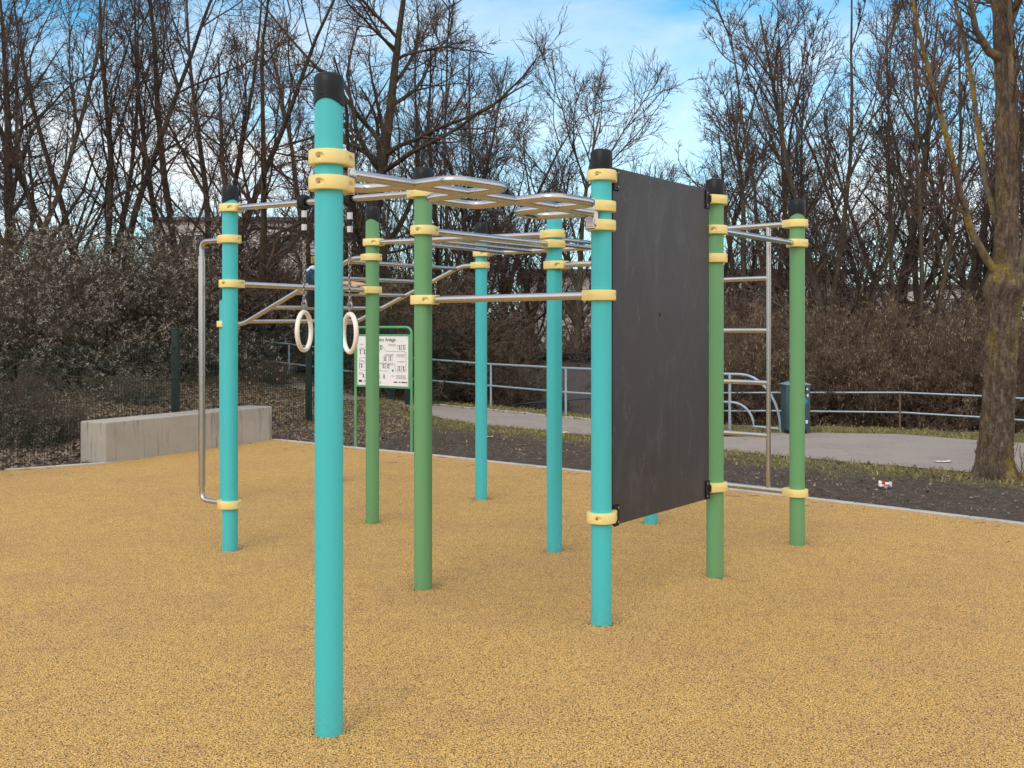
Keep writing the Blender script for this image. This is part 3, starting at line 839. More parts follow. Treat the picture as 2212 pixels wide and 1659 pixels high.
for x, w_ in ((.06, .05), (.76, .06), (.84, .02), (.91, .07), (.97, .02)): tb(x-w_/2, .08, x+w_/2, .08, .030 if x < .1 else .016)
build('printing', art, [M['ink'], M['inkgrey'], M['inkblue']], poster, sc0, smooth=False)

# ------------------------------------------------------------------ fences and railings
def hz(x, y): return float(h_smooth(np.float64(x), np.float64(y)))
fe = empty('mesh_fence', (-4.55, 14.4, 0), 'dark green wire mesh fence running behind the concrete bench', 'fence')
def fpt(s): return Vector((FP[0]+FD[0]*s, FP[1]+FD[1]*s, 0))
s1 = (14.4-11.5)/.932
FS = [s1-2.52*k for k in (3, 2, 1)] + [s1, s1+3.35, s1+6.3, s1+6.95]
for i, s_ in enumerate(FS):
    p = fpt(s_); h = 1.57 if i >= 3 else 1.35; z = hz(p.x, p.y)
    if i < 3: continue
    R = Matrix.Rotation(math.atan2(FD[1], FD[0]), 3, 'Z')
    mb = MB(); mb.box((p.x, p.y, z+h/2-.05), (.06, .10, h+.1), R, bev=.006); mb.box((p.x, p.y, z+h+.004), (.066, .106, .012), R, bev=.003)
    for q_ in range(5): mb.box((p.x+.0, p.y-.0, z+.2+q_*.28), (.075, .04, .02), R, bev=.003)
    build('post', mb, M['fence'], fe, (p.x, p.y, z))
def panel(sa, sb, h, hs):
    a, b = fpt(sa), fpt(sb); L = sb-sa; mb = MB(); d = (b-a).normalized(); n_ = int(L/.05)
    for i in range(n_+1):
        p = a.lerp(b, i/n_); z = hz(p.x, p.y)
        mb.tube([(p.x, p.y, z+.03), (p.x, p.y, z+h+.02)], .0030, 4, caps=False)
    off = Vector((-d.y, d.x, 0))*.006
    k = int(h/.2)
    for j in range(k+1):
        zz = .05 + (h-.06)*j/k
        for sgn in (-1, 1):
            mb.tube([Vector((p.x, p.y, hz(p.x, p.y)+zz))+off*sgn for p in (a, a.lerp(b, .5), b)], .0036, 5, caps=False)
    build('mesh_panel', mb, M['fence'], fe, a.lerp(b, .5))
panel(s1-7.5, s1-5.04, 1.33, 0); panel(s1-5.0, s1-2.54, 1.33, 0); panel(s1-2.5, s1-.03, 1.33, 0)
panel(s1+.05, s1+3.30, 1.53, 0); panel(s1+3.4, s1+6.25, 1.53, 0); panel(s1+7.0, s1+9.4, 1.53, 0)

rl = empty('path_railing', (-.43, 21.6, 0), 'blue grey tubular railing along the far side of the path, ending in a curve', 'railing')
RP = [(-13.5,30.3),(-8.75,27.0),(-5.05,24.0),(-2.55,22.85),(-.43,21.6),(.98,19.3),(2.30,17.8),(3.41,16.6)]
RZ = [hz(x, y) for x, y in RP]; RZ[0] = .85; RZ[1] = .66; RZ[2] = .38; RZ[3] = .12
HR = .875
RP2 = [(RP[k][0], RP[k][1]) for k in range(len(RP))]
top = [Vector((x, y, z+HR)) for (x, y), z in zip(RP2, RZ)]
midr = [Vector((x, y, z+HR-.44)) for (x, y), z in zip(RP2, RZ)]
e = Vector((4.0, 16.3, 0)); f_ = (e - Vector((3.41, 16.6, 0)))
ex = Vector((3.41, 16.6, 0))
arc_top = [ex+f_*(.25+.95*math.sin(t))+Vector((0,0,HR*math.cos(t)*1.0)) for t in np.linspace(0, PI/2, 10)]
mb = MB(); mb.tube(top + arc_top + [ex+f_*1.2+Vector((0,0,-.1))], .021, 12); build('rail', mb, M['galv'], rl, top[4])
arc_mid = [ex+f_*(.05+.52*math.sin(t))+Vector((0,0,.07+(HR-.51)*math.cos(t))) for t in np.linspace(0, PI/2, 8)]
mb = MB(); mb.tube(midr + arc_mid + [ex+f_*1.15+Vector((0,0,.05))], .019, 12); build('rail', mb, M['galv'], rl, midr[4])
for (x, y), z in zip(RP, RZ):
    g_ = float(ground_h(np.array([x]), np.array([y]))[0])
    mb = MB(); mb.tube([(x, y, min(z, g_)-.1), (x, y, z+HR-.005)], .0225, 12); mb.lathe([(.026, z+HR-.47), (.026, z+HR-.41)], (x, y, 0), 12)
    build('post', mb, M['galv'], rl, (x, y, z))

r2_ = empty('ramp_railing', (xat(1748, 21.4), 21.4, -.8), 'thin grey railing with rusty posts in front of the brushwood, behind the litter bin', 'railing')
tp = [(1300,850,22.6),(1500,849,22.2),(1690,848,21.6),(1949,848,21),(2132,856,20.3),(2212,861,20),(2420,873,19.2)]
md_ = [(1300,889,22.6),(1500,888,22.2),(1690,887.5,21.6),(1949,891,21),(2132,902,20.3),(2212,908,20),(2420,924,19.2)]
for pts in (tp, md_):
    mb = MB(); mb.tube([(xat(x, D), D, zat(y, D)) for x, y, D in pts], .019, 10); build('rail', mb, M['galv'], r2_, (xat(1748, 21.4), 21.4, 0))
for x, D in ((1560,22),(1748,21.45),(1944,21.0),(2168,20.15)):
    y = np.interp(x, [p[0] for p in tp], [p[1] for p in tp])
    mb = MB(); mb.tube([(xat(x, D), D, -1.3), (xat(x, D), D, zat(y, D))], .022, 10); build('post', mb, M['rust'], r2_, (xat(x, D), D, -1.2))

# handrail of the underpass
hr = empty('ramp_handrail', (xat(1200, 23), 23, -.9), 'dark sloping handrail on the ramp below the path railing', 'handrail')
mb = MB(); mb.tube([(xat(1060, 24), 24, zat(880, 24)), (xat(1122, 23.6), 23.6, zat(873, 23.6)), (xat(1330, 22.4), 22.4, zat(855, 22.4))], .02, 10); build('rail', mb, M['bin'], hr, (xat(1200, 23), 23, 0))
for x, D in ((1185, 23.2), (1300, 22.5)):
    mb = MB(); mb.tube([(xat(x, D), D, -1.3), (xat(x, D), D, zat(867, D)+.02)], .024, 10); build('post', mb, M['bin'], hr, (xat(x, D), D, -1.1))

# ------------------------------------------------------------------ litter bin, drain, litter
bx, by = xat(1718, 16.05), 16.05
bn_ = empty('litter_bin', (bx, by, 0), 'dark blue grey metal litter bin with hipped lid at the path edge', 'litter bin')
def rrect(wx, wy, r, n=5):
    out = []
    for cx_, cy_, a in ((wx/2-r, wy/2-r, 0), (-wx/2+r, wy/2-r, 90), (-wx/2+r, -wy/2+r, 180), (wx/2-r, -wy/2+r, 270)):
        out += [(cx_+r*math.cos(math.radians(a+90*i/n)), cy_+r*math.sin(math.radians(a+90*i/n))) for i in range(n+1)]
    return out
pl = [(x+bx, y+by) for x, y in rrect(.375, .34, .05)]
mb = MB(); mb.prism(pl, .06, .735, bev=.006); build('body', mb, M['bin'], bn_, (bx, by, 0))
mb = MB(); big = [(x+bx, y+by) for x, y in rrect(.40, .365, .05)]; tiny = [(x+bx, y+by) for x, y in rrect(.10, .09, .02)]
n = len(big); vs = [(*p, .738) for p in big] + [(*p, .752) for p in big] + [(*p, .80) for p in tiny]
fs = [(i, (i+1)%n, n+(i+1)%n, n+i) for i in range(n)] + [(n+i, n+(i+1)%n, 2*n+(i+1)%n, 2*n+i) for i in range(n)] + [tuple(range(2*n, 3*n)), tuple(range(n-1, -1, -1))]
mb.add(vs, fs); build('lid', mb, M['binlid'], bn_, (bx, by, .74))
mb = MB(); yy = by-.172
mb.box((bx-.01, yy, .665), (.26, .01, .10), None, 0, .003); build('opening', mb, M['dark'], bn_, (bx, yy, .66))
mb = MB(); 
mb.add([(bx+.0+.135*math.cos(2*PI*i/28), yy-.001, .50+.068*math.sin(2*PI*i/28)) for i in range(28)], [tuple(range(28))])
mb.add([(bx+.0+.135*math.cos(2*PI*i/28), yy+.003, .50+.068*math.sin(2*PI*i/28)) for i in range(28)], [tuple(range(27, -1, -1))])
build('oval_sticker', mb, M['inkblue'], bn_, (bx, yy, .5), smooth=False)
for dx, z, w_, h_ in ((-.105,.585,.03,.05),(.14,.585,.025,.04),(.13,.68,.03,.03),(-.115,.20,.035,.045),(.125,.19,.035,.05)):
    mb = MB(); mb.box((bx+dx, yy-.001, z), (w_, .003, h_)); build('sticker', mb, M['sticker'], bn_, (bx+dx, yy, z), smooth=False)
mb = MB(); mb.box((bx, by, .03), (.28, .26, .07), None, 0, .004); build('plinth', mb, M['dark'], bn_, (bx, by, 0))

gx, gy = gp(1578, 942); mb = MB()
mb.box((gx, gy, .010), (.44, .30, .012))
for i in range(8): mb.box((gx-.18+i*.052, gy, .018), (.022, .26, .012))
o = build('drain_grate', mb, M['dark'], None, (gx, gy, 0)); tag(o, 'dark slotted drain grate in the path below the curved railing end', 'drain')

cx_, cy_ = gp(1912, 1054); mb = MB(); n = 22; m_ = 12; rs = np.random.default_rng(4); ph = rs.uniform(0, 6, 8)
ca = Vector((.95, -.28, -.06)).normalized(); cb = Vector((0,0,1)); cc_ = ca.cross(cb).normalized(); cb = cc_.cross(ca)
vs = []; fs = []; mis = []
for i in range(m_+1):
    t = i/m_
    for j in range(n):
        a = 2*PI*j/n; r = .032*(1-.22*math.sin(3*a+ph[0]+6*t)-.15*math.sin(5*a+ph[1]-9*t))*(.9 if i in (0, m_) else 1)
        p = Vector((cx_, cy_, .034)) + ca*((t-.5)*.125) + cc_*r*math.cos(a)*1.1 + cb*r*math.sin(a)*.8
        vs.append(p)
for i in range(m_):
    for j in range(n): fs.append((i*n+j, i*n+(j+1)%n, (i+1)*n+(j+1)%n, (i+1)*n+j)); mis.append(0 if i < 3 else 1 if i < 6 and j < 14 else 0 if i < 9 else 2)
fs.append(tuple(range(n-1, -1, -1))); mis.append(0); fs.append(tuple(m_*n+j for j in range(n))); mis.append(0)
M['pink'] = mottled('pink_print', (.55, .36, .52), (.66, .48, .62), .4, 40)
mb.v = vs; mb.f = fs; mb.mi = mis
o = build('crushed_can', mb, [M['paper'], M['red'], M['pink']], None, (cx_, cy_, 0)); tag(o, 'crumpled white and red drink can lying on the bare soil', 'can')
def scrap(px, py, s, seed, label, name='paper_scrap'):
    x, y = gp(px, py); rs = np.random.default_rng(seed); n = 5; vs = []; fs = []
    for i in range(n):
        for j in range(n): vs.append((x+(i/(n-1)-.5)*s*1.6+rs.normal(0, s*.08), y+(j/(n-1)-.5)*s+rs.normal(0, s*.08), .014+abs(rs.normal(0, s*.12))))
    for i in range(n-1):
        for j in range(n-1): fs.append((i*n+j, (i+1)*n+j, (i+1)*n+j+1, i*n+j+1))
    top_n = len(vs); vs += [(a, b, c-.003) for a, b, c in vs]; fs += [tuple(top_n+q for q in reversed(f)) for f in fs]
    mb = MB(); mb.add(vs, fs); o = build(name, mb, M['paper'], None, (x, y, 0)); tag(o, label, 'paper')
scrap(2037, 1000, .11, 1, 'flat white paper scrap lying on the path beside the big tree')
scrap(1219, 938, .10, 2, 'small white scrap at the grass edge of the path')
scrap(1056, 946, .07, 3, 'tiny white scrap on the soil just right of the far turquoise post')

# small sign on a pole in the wood
Ds = 26; sx_ = xat(690, Ds); ps = empty('pole_sign', (sx_, Ds, .4), 'white and yellow plates on a pole, almost hidden behind the front post', 'sign')
mb = MB(); mb.tube([(sx_, Ds, .3), (sx_, Ds, zat(520, Ds))], .03, 10); build('pole', mb, M['galv_dull'], ps, (sx_, Ds, .4))
mb = MB(); mb.box((sx_, Ds-.04, zat(540, Ds)), (.42, .01, .24), None, 0, .002); mb.box((sx_, Ds-.047, zat(530, Ds)), (.40, .004, .03), None, 1); build('plate', mb, [M['signwhite'], M['red']], ps, (sx_, Ds, 3.5))
mb = MB(); mb.box((sx_, Ds-.04, zat(561, Ds)), (.40, .01, .18), None, 0, .002); build('plate', mb, M['roadyellow'], ps, (sx_, Ds, 3.3), label='yellow plate')

# ------------------------------------------------------------------ buildings behind the trees
def building(name, px0, px1, D, ytop, z0, depth, floors, label, rot=0.0, band=None):
    x0, x1 = xat(px0, D), xat(px1, D); zt = zat(ytop, D); cx_ = (x0+x1)/2
    b = empty(name, (cx_, D+depth/2, z0), label, 'building'); b.rotation_euler.z = rot
    W_ = x1-x0
    mb = MB(); mb.box((cx_, D+depth/2, (z0+zt)/2), (W_, depth, zt-z0)); build('wall', mb, M['render'], b, (cx_, D+depth/2, z0), smooth=False)
    mb = MB(); mb.box((cx_, D+depth/2, zt+.1), (W_+.5, depth+.5, .22), None, 0, .02); build('roof', mb, M['wall'], b, (cx_, D+depth/2, zt), smooth=False)
    fh = 2.7; nW = int(W_/3.2)
    for k in range(floors):
        z = zt - 1.25 - k*fh
        for i in range(nW):
            wx = x0 + (i+.5)*W_/nW
            mb = MB(); mb.box((wx, D-.02, z), (1.9, .08, 1.15)); o = build('window', mb, M['sticker'], b, (wx, D, z), smooth=False)
            mb = MB(); mb.box((wx-.45, D-.05, z), (.82, .06, 1.0)); mb.box((wx+.45, D-.05, z), (.82, .06, 1.0)); build('pane', mb, M['glass'], o, (wx, D, z), smooth=False)
building('apartment_building', 330, 700, 58, 478, -.5, 12, 3, 'pale long building glimpsed through the bare trees on the left')
building('low_building', 1130, 1830, 46, 592, -1.5, 10, 2, 'pale low building glimpsed through the bare trees behind the board')
building('flat_building', 1900, 2150, 62, 622, -1.5, 10, 2, 'distant pale building with a flat roof behind the right-hand trunks')
D = 26.5; mb = MB()
mb.box(((xat(1120, D)+xat(1400, D))/2, D+.2, -.35), (xat(1400, D)-xat(1120, D), .4, 2.5), None, 0, .01)
uw = empty('underpass_wall', (xat(1250, D), D, -1.3), 'plain grey concrete wall of the underpass beyond the path railing', 'wall')
build('wall', mb, M['wall'], uw, (xat(1250, D), D, -1.3), smooth=False)
mb = MB(); mb.box(((xat(1118, D)+xat(1402, D))/2, D+.12, .94), (xat(1402, D)-xat(1118, D), .7, .12), None, 0, .01); build('coping_with_shadow', mb, M['dark'], uw, (xat(1250, D), D, .9), smooth=False)  # near-black colour holds the shadow line of the overhanging wall top

# ------------------------------------------------------------------ vegetation generator
def unit(a): return a/np.maximum(np.linalg.norm(a, axis=-1, keepdims=True), 1e-9)
def march(rs, p, d, L, n, wobble, trop, curl=0):
    B = len(p); pts = np.zeros((B, n, 3)); pts[:, 0] = p; d = d.copy(); dirs = np.zeros((B, n, 3)); dirs[:, 0] = d
    drift = rs.normal(0, 1, (B, 3))*wobble*(.12 if B < 7 else .4)
    for i in range(1, n):
        d = unit(d + rs.normal(0, 1, (B, 3))*wobble + drift + np.array([0, 0, 1.])*trop)
        pts[:, i] = pts[:, i-1] + d*(L/(n-1))[:, None]; dirs[:, i] = d
    return pts, dirs
def tubes(pts, rad, k):
    B, n, _ = pts.shape
    T = np.gradient(pts, axis=1); T = unit(T)
    ref = np.where(np.abs(T[:, :1, 2:3]) > .8, np.array([1., .2, 0]), np.array([0, .1, 1.]))
    u = unit(np.cross(T, np.broadcast_to(ref, T.shape))); w_ = np.cross(T, u)
    a = np.arange(k)*2*PI/k
    V = pts[:, :, None] + rad[:, :, None, None]*(u[:, :, None]*np.cos(a)[None, None, :, None] + w_[:, :, None]*np.sin(a)[None, None, :, None])
    base = (np.arange(B)[:, None, None]*n + np.arange(n-1)[None, :, None])*k
    j = np.arange(k)[None, None]; j2 = (j+1) % k
    Q = np.stack([base+j, base+j2, base+k+j2, base+k+j], -1).reshape(-1, 4)
    return V.reshape(-1, 3), Q
def gather(parts):
    Vs, Qs, o = [], [], 0
    for V, Q in parts: Vs.append(V); Qs.append(Q+o); o += len(V)
    return np.concatenate(Vs), np.concatenate(Qs)
def spawn(rs, pts, dirs, L, R, c, t0, t1, angle, ratio, rr, droop=0, apical=.55):
    B, n, _ = pts.shape
    idx = np.repeat(np.arange(B), c); t = rs.uniform(t0, t1, B*c)
    f = t*(n-1); i = np.minimum(f.astype(int), n-2); fr = (f-i)[:, None]
    p = pts[idx, i]*(1-fr) + pts[idx, i+1]*fr; d = dirs[idx, i]
    r = np.take_along_axis(R[idx], i[:, None], 1)[:, 0]
    az = rs.uniform(0, 2*PI, B*c); ang = np.radians(rs.normal(angle, 11, B*c))
    rv = unit(rs.normal(0, 1, (B*c, 3))); side = unit(np.cross(d, rv))
    nd = unit(d*np.cos(ang)[:, None] + side*np.sin(ang)[:, None]); nd[:, 2] -= droop; nd = unit(nd)
    nl = L[idx]*ratio*(1-apical*t)*rs.uniform(.65, 1.25, B*c)
    return p, nd, nl, np.minimum(r*rr, r*.8)
def tree_data(seed, H, stems=2, split=.12, trunk_r=.16, spread=24, lv=((14, 42, .55), (9, 44, .50), (8, 42, .55), (5, 40, .6)),
              minr=(.018, .010, .0068, .0050), trop=(.02, .05, .04, .02, .0), wobb=(.045, .065, .09, .10, .09), clear=.18, base_r=.15, single=False):
    rs = np.random.default_rng(seed); trunk, crown = [], []
    p = np.zeros((stems, 3)); az = rs.uniform(0, 2*PI) + np.arange(stems)*2*PI/stems + rs.normal(0, .3, stems)
    tilt = np.radians(np.abs(rs.normal(spread if stems > 1 else 3, 5, stems)))
    d = np.stack([np.sin(tilt)*np.cos(az), np.sin(tilt)*np.sin(az), np.cos(tilt)], -1)
    if stems > 1: p[:, 0] = np.cos(az)*base_r; p[:, 1] = np.sin(az)*base_r
    p[:, 2] = -.3
    L = H*rs.uniform(.8, 1.02, stems)/np.cos(tilt)**.3
    n0 = 15; pts, dirs = march(rs, p, d, L, n0, wobb[0], trop[0])
    tt = np.linspace(0, 1, n0)
    R = trunk_r*rs.uniform(.75, 1.05, stems)[:, None]*(1-.93*tt[None])**.9*(1+.5*np.exp(-tt[None]*14)) + minr[2]
    trunk.append(tubes(pts, R, 9))
    NP = (10, 8, 6, 4, 4); KS = (6, 4, 3, 3, 3); t0 = clear
    last = None
    for l, (c, ang, ratio) in enumerate(lv):
        p, nd, nl, r0 = spawn(rs, pts, dirs, L, R, c, t0, .97, ang, ratio, .48, 0, .62 if l == 0 else .5)
        n = NP[l]; pts, dirs = march(rs, p, nd, nl, n, wobb[l+1], trop[l+1])
        L = nl; tt = np.linspace(0, 1, n)
        mr = minr[min(l, len(minr)-1)]
        R = np.maximum(r0, mr)[:, None]*(1-.75*tt[None]); R = np.maximum(R, minr[-1]*.6)
        (trunk if l == 0 else crown).append(tubes(pts, R, KS[l])); t0 = .12; last = (pts, dirs)
    return gather(trunk), gather(crown), last, rs
def make_tree(name, label, matT, matC, group=None, **kw):
    T, C, last, rs = tree_data(**kw)
    e = empty(name, (0, 0, 0), label, 'tree', group)
    link('trunk', np_mesh('trunk', *T, [matT]), e); link('crown', np_mesh('crown', *C, [matC]), e)
    return e
def copy_tree(o, label=None, parent=None):
    c = o.copy(); COL.objects.link(c); c.parent = parent
    if label: c['label'] = label
    for ch in o.children: copy_tree(ch, None, c)
    return c
used = set()
def place(proto, x, y, s, rz, label, group=None, z=None, tilt=0.0, sz=None):
    o = proto if proto.name not in used else copy_tree(proto)
    used.add(proto.name)
    if z is None: z = hz(x, y)
    o.location = (x, y, z-.05); o.scale = (s, s, sz or s); o.rotation_euler = (tilt, 0, rz); o['label'] = label
    if group: o['group'] = group
    return o
def placep(proto, px, D, s, rz, label, group=None, sz=None): return place(proto, xat(px, D), D, s, rz, label, group, sz=sz)

G1 = 'bare trees of the wood beyond the playground'
tA = make_tree('bare_tree', 'a', M['bark'], M['twig'], G1, seed=21, H=11.0, stems=5, spread=15, trunk_r=.11, lv=((12, 34, .42), (8, 38, .50), (6, 38, .56), (3, 38, .75)), clear=.2, base_r=.25)
tB = make_tree('bare_tree', 'b', M['bark'], M['twig'], G1, seed=33, H=12.5, stems=1, trunk_r=.26, lv=((22, 52, .52), (9, 42, .50), (7, 40, .55), (3, 38, .75)), clear=.16, trop=(.02, .045, .03, .01, 0), wobb=(.03, .11, .12, .11, .10))
tC = make_tree('bare_tree', 'c', M['bark_grey'], M['twig'], G1, seed=45, H=9.8, stems=5, spread=14, trunk_r=.07, lv=((12, 32, .40), (8, 34, .50), (5, 36, .56), (3, 36, .75)), clear=.2, trop=(.03, .09, .07, .04, .02), base_r=.2)
tD = make_tree('bare_tree', 'd', M['bark_grey'], M['twig_red'], G1, seed=57, H=10.5, stems=1, trunk_r=.12, lv=((26, 38, .38), (7, 34, .5), (5, 36, .56), (3, 36, .75)), clear=.2, trop=(.02, .07, .05, .03, .02))
tF = make_tree('bare_tree', 'f', M['bark_grey'], M['twig'], G1, seed=91, H=8.6, stems=1, trunk_r=.13, lv=((17, 30, .66), (11, 30, .50), (7, 34, .55), (3, 36, .75)), clear=.24, trop=(.03, .055, .05, .03, .02), wobb=(.04, .065, .09, .10, .09))
tE = make_tree('bare_tree', 'e', M['bark'], M['twig_red'], G1, seed=71, H=9.5, stems=3, spread=24, trunk_r=.11, lv=((12, 44, .46), (8, 42, .5), (6, 40, .55), (3, 38, .75)), clear=.15, trop=(.01, .03, .02, .01, 0), wobb=(.07, .12, .13, .12, .10), base_r=.2)

# (prototype, pixel column, distance, scale, turn, label)
TR = [
 (tA, 225, 27, 1.06, 0, 'bare tree with several stems rising above the pale shrubs at the far left'),
 (tA, 432, 28.5, 1.12, 2.1, 'bare tree of several thick stems just left of the leftmost turquoise post'),
 (tB, 792, 27.5, 1.10, 2.5, 'tall bare tree with the thickest trunk, directly behind the front turquoise post'),
 (tE, 600, 25.5, 1.05, 1.2, 'bare tree with long sloping limbs between leftmost post and front post'),
 (tE, 1000, 31, 1.18, 0.9, 'bare leaning tree with arching limbs above the far turquoise post'),
 (tF, 1245, 29, 1.28, .3, 'bare fan-shaped tree standing alone against the sky left of the board'),
 (tC, 930, 30.5, 1.18, 3.9, 'bare tree with upright stems behind the green post under the looped bars'),
 (tF, 1055, 33, 1.22, 2.0, 'bare broad-crowned tree at the left rim of the open sky'),
 (tF, 1165, 34, .95, 2.5, 'low bare tree in the gap left of the fan-shaped tree'),
 (tF, 1440, 36, 1.0, 4.4, 'bare twiggy tree rising behind the top of the dark board'),
 (tD, 1500, 38, 1.12, 1.0, 'small distant bare tree right above the dark board'),
 (tD, 1612, 30, 1.18, 3.1, 'slim bare tree directly left of the rightmost green post, behind the wall ladder'),
 (tC, 1745, 28.5, 1.22, 1.4, 'bare tree with fanned stems just right of the rightmost green post'),
 (tD, 1835, 27, 1.22, 5.0, 'slender straight bare tree, nearest to the litter bin'),
 (tD, 1900, 31, 1.45, 2.2, 'tall slender bare tree in the middle of the right-hand wood'),
 (tC, 1965, 27, 1.25, 3.3, 'tall bare tree of several stems left of the big lichened tree'),
 (tD, 2060, 29, 1.32, .8, 'straight bare tree just left of the big lichened tree'),
 (tD, 2140, 34, 1.2, 1.7, 'slim bare tree behind the big lichened tree'),
 (tC, 2260, 28, 1.2, 5.5, 'bare tree at the right border behind the railing'),
 (tB, 60, 31, 1.0, 1.9, 'bare tree at the left border above the pale shrubs'),
 (tC, -60, 24, 1.1, 2.9, 'bare tree entering from the left border at the top'),
 (tD, 690, 33, 1.22, 4.0, 'slim bare tree behind the left hanging ring'),
 (tE, 1090, 40, 1.15, 5.1, 'distant low bare tree behind the looped bars'),
 (tE, 1680, 40, 1.4, .9, 'distant bare tree between the two rightmost green posts'),
 (tE, 2000, 40, 1.5, 4.6, 'distant spreading bare tree behind the right-hand wood'),
]
for pr, px, D, s, rz, lb in TR: placep(pr, px, D, s, rz, lb, G1)

# shrubs
def shrub_data(seed, H, stems, base, spread, lv, minr, r0=.014, trop=(.01, .02, .0, .0), wobb=(.10, .14, .18, .2)):
    rs = np.random.default_rng(seed)
    a = rs.uniform(0, 2*PI, stems); q = np.sqrt(rs.uniform(0, 1, stems))*base
    p = np.stack([np.cos(a)*q, np.sin(a)*q*.8, np.full(stems, -.2)], -1)
    tilt = np.radians(np.abs(rs.normal(spread, spread*.5, stems))); az = a + rs.normal(0, .7, stems)
    d = np.stack([np.sin(tilt)*np.cos(az), np.sin(tilt)*np.sin(az), np.cos(tilt)], -1)
    L = H*rs.uniform(.55, 1.1, stems); n = 9
    pts, dirs = march(rs, p, d, L, n, wobb[0], trop[0]); tt = np.linspace(0, 1, n)
    R = r0*rs.uniform(.6, 1.3, stems)[:, None]*(1-.7*tt[None])
    st = [tubes(pts, R, 4)]; tw = []; NP = (6, 5, 4); t0 = .1
    for l, (c, ang, ratio) in enumerate(lv):
        p, nd, nl, r_ = spawn(rs, pts, dirs, L, R, c, t0, 1., ang, ratio, .6)
        n = NP[l]; pts, dirs = march(rs, p, nd, nl, n, wobb[l+1], trop[l+1]); L = nl; tt = np.linspace(0, 1, n)
        R = np.maximum(r_, minr)[:, None]*(1-.6*tt[None]); tw.append(tubes(pts, R, 3))
    return gather(st), gather(tw), pts, rs
def flecks(rs, pts, N, size, flat=0.0, hang=False, starn=1, wid=.3):
    """small pointed blades at random places on the last twigs"""
    B, n, _ = pts.shape
    c = pts[rs.integers(0, B, N), rs.integers(1, n, N)] + rs.normal(0, .02, (N, 3))
    c = np.repeat(c, starn, 0); M_ = len(c)
    d = rs.normal(0, 1, (M_, 3)); 
    if hang: d = np.array([0, 0, -1.]) + rs.normal(0, .16, (M_, 3))
    d = unit(d); s = unit(np.cross(d, rs.normal(0, 1, (M_, 3))))
    ln = size*rs.uniform(.6, 1.4, M_)[:, None]; wd = ln*wid
    V = np.stack([c, c+d*ln*.5+s*wd*.5, c+d*ln, c+d*ln*.5-s*wd*.5], 1).reshape(-1, 3)
    Q = np.arange(M_*4).reshape(-1, 4); return V, Q
def make_shrub(name, cat, group, mats, dat, fl, flname):
    S_, T_, pts, rs = dat
    e = empty(name, (0, 0, 0), 'x', cat, group)
    link('stems', np_mesh('stems', *S_, [mats[0]]), e); link('twigs', np_mesh('twigs', *T_, [mats[1]]), e)
    if fl: link(flname, np_mesh(flname, *flecks(rs, pts, **fl), [mats[2]], smooth=False), e)
    return e
LV = ((9, 38, .42), (8, 42, .45), (5, 45, .5))
GH = 'hazel shrubs of the brown hedge behind the railings'
sh1 = make_shrub('hazel_shrub', 'shrub', GH, (M['brush'], M['brush'], M['catkin']), shrub_data(101, 3.1, 60, 1.0, 22, LV, .0055, .016), dict(N=4200, size=.065, hang=True, wid=.24), 'catkins')
sh2 = make_shrub('hazel_shrub', 'shrub', GH, (M['bark_grey'], M['brush'], M['leaf']), shrub_data(102, 2.8, 70, 1.2, 30, LV, .0055, .014), dict(N=1300, size=.05, wid=.5), 'dead_leaves')
GI = 'evergreen tinged bushes in the dark hedge behind the path'
sh3 = make_shrub('evergreen_bush', 'bush', GI, (M['brush'], M['brush'], M['ivy']), shrub_data(103, 2.6, 60, 1.0, 26, LV, .0055, .014), dict(N=14000, size=.055, wid=.55), 'leaves')
GC = 'pale seeded clematis shrubs behind the mesh fence'
sh4 = make_shrub('clematis_shrub', 'shrub', GC, (M['bark_grey'], M['bark_grey'], M['seed']), shrub_data(104, 3.0, 60, 1.1, 36, LV, .005, .013, wobb=(.14, .2, .22, .24)), dict(N=4600, size=.046, starn=5, wid=.24), 'seed_heads')
def scatter(protos, spots, label, group, s0=.85, s1=1.15):
    for i, (px, D, s) in enumerate(spots):
        pr = protos[i % len(protos)]; k = s*random.uniform(.95, 1.05)
        placep(pr, px, D, k*1.05, random.uniform(0, 6.28), label, group, sz=k)
rowR = [(px, 23.6+random.uniform(-.5, .8), 1.06) for px in (1590, 1660, 1765, 1870, 1975, 2080, 2190, 2300)]
rowR2 = [(px, 26.5+random.uniform(-.6, .9), 1.22) for px in (1620, 1700, 1800, 1905, 2010, 2110, 2215, 2320)]
rowR3 = [(px, 31+random.uniform(-1, 1), 1.45) for px in (1330, 1480, 1620, 1760, 1900, 2040, 2180, 2320)]
scatter([sh1, sh2, sh1], rowR, 'leafless hazel shrub in the front row of the brown hedge behind the thin right railing', GH)
scatter([sh2, sh1], rowR2, 'leafless hazel shrub deeper inside the brown hedge on the right', GH)
scatter([sh1, sh2], rowR3, 'leafless hazel shrub at the back of the brown hedge among the trunks', GH)
rowC = [(px, D_, s_) for px, D_, s_ in ((905,24.5,1.15),(945,25.0,1.15),(985,24.4,.8),(1065,25.2,.55),(1130,25.6,.5),(700,27.5,1.0),(800,27,1.1),(860,26.0,1.1))]
scatter([sh3, sh3, sh2], rowC, 'dark green tinged bush close behind the path railing in the middle', GI)
rowC2 = [(px, 29+random.uniform(-.8, .8), 1.25) for px in (560, 650, 740, 830, 900, 985, 1060)] + [(1180, 31, .85), (1260, 32, .8), (1340, 31, .9)]
scatter([sh2, sh3, sh1], rowC2, 'brown bush deeper in the hedge between the leftmost post and the board', GI)
rowL = [(px, 19.5+random.uniform(-.5, .5), .95) for px in (-60, 10)] + [(px, 22.5+random.uniform(-.5, .5), 1.05) for px in (-50, 50, 140, 225)] + [(px, 24.5+random.uniform(-.5, .5), 1.12) for px in (0, 110, 210, 300, 365)]
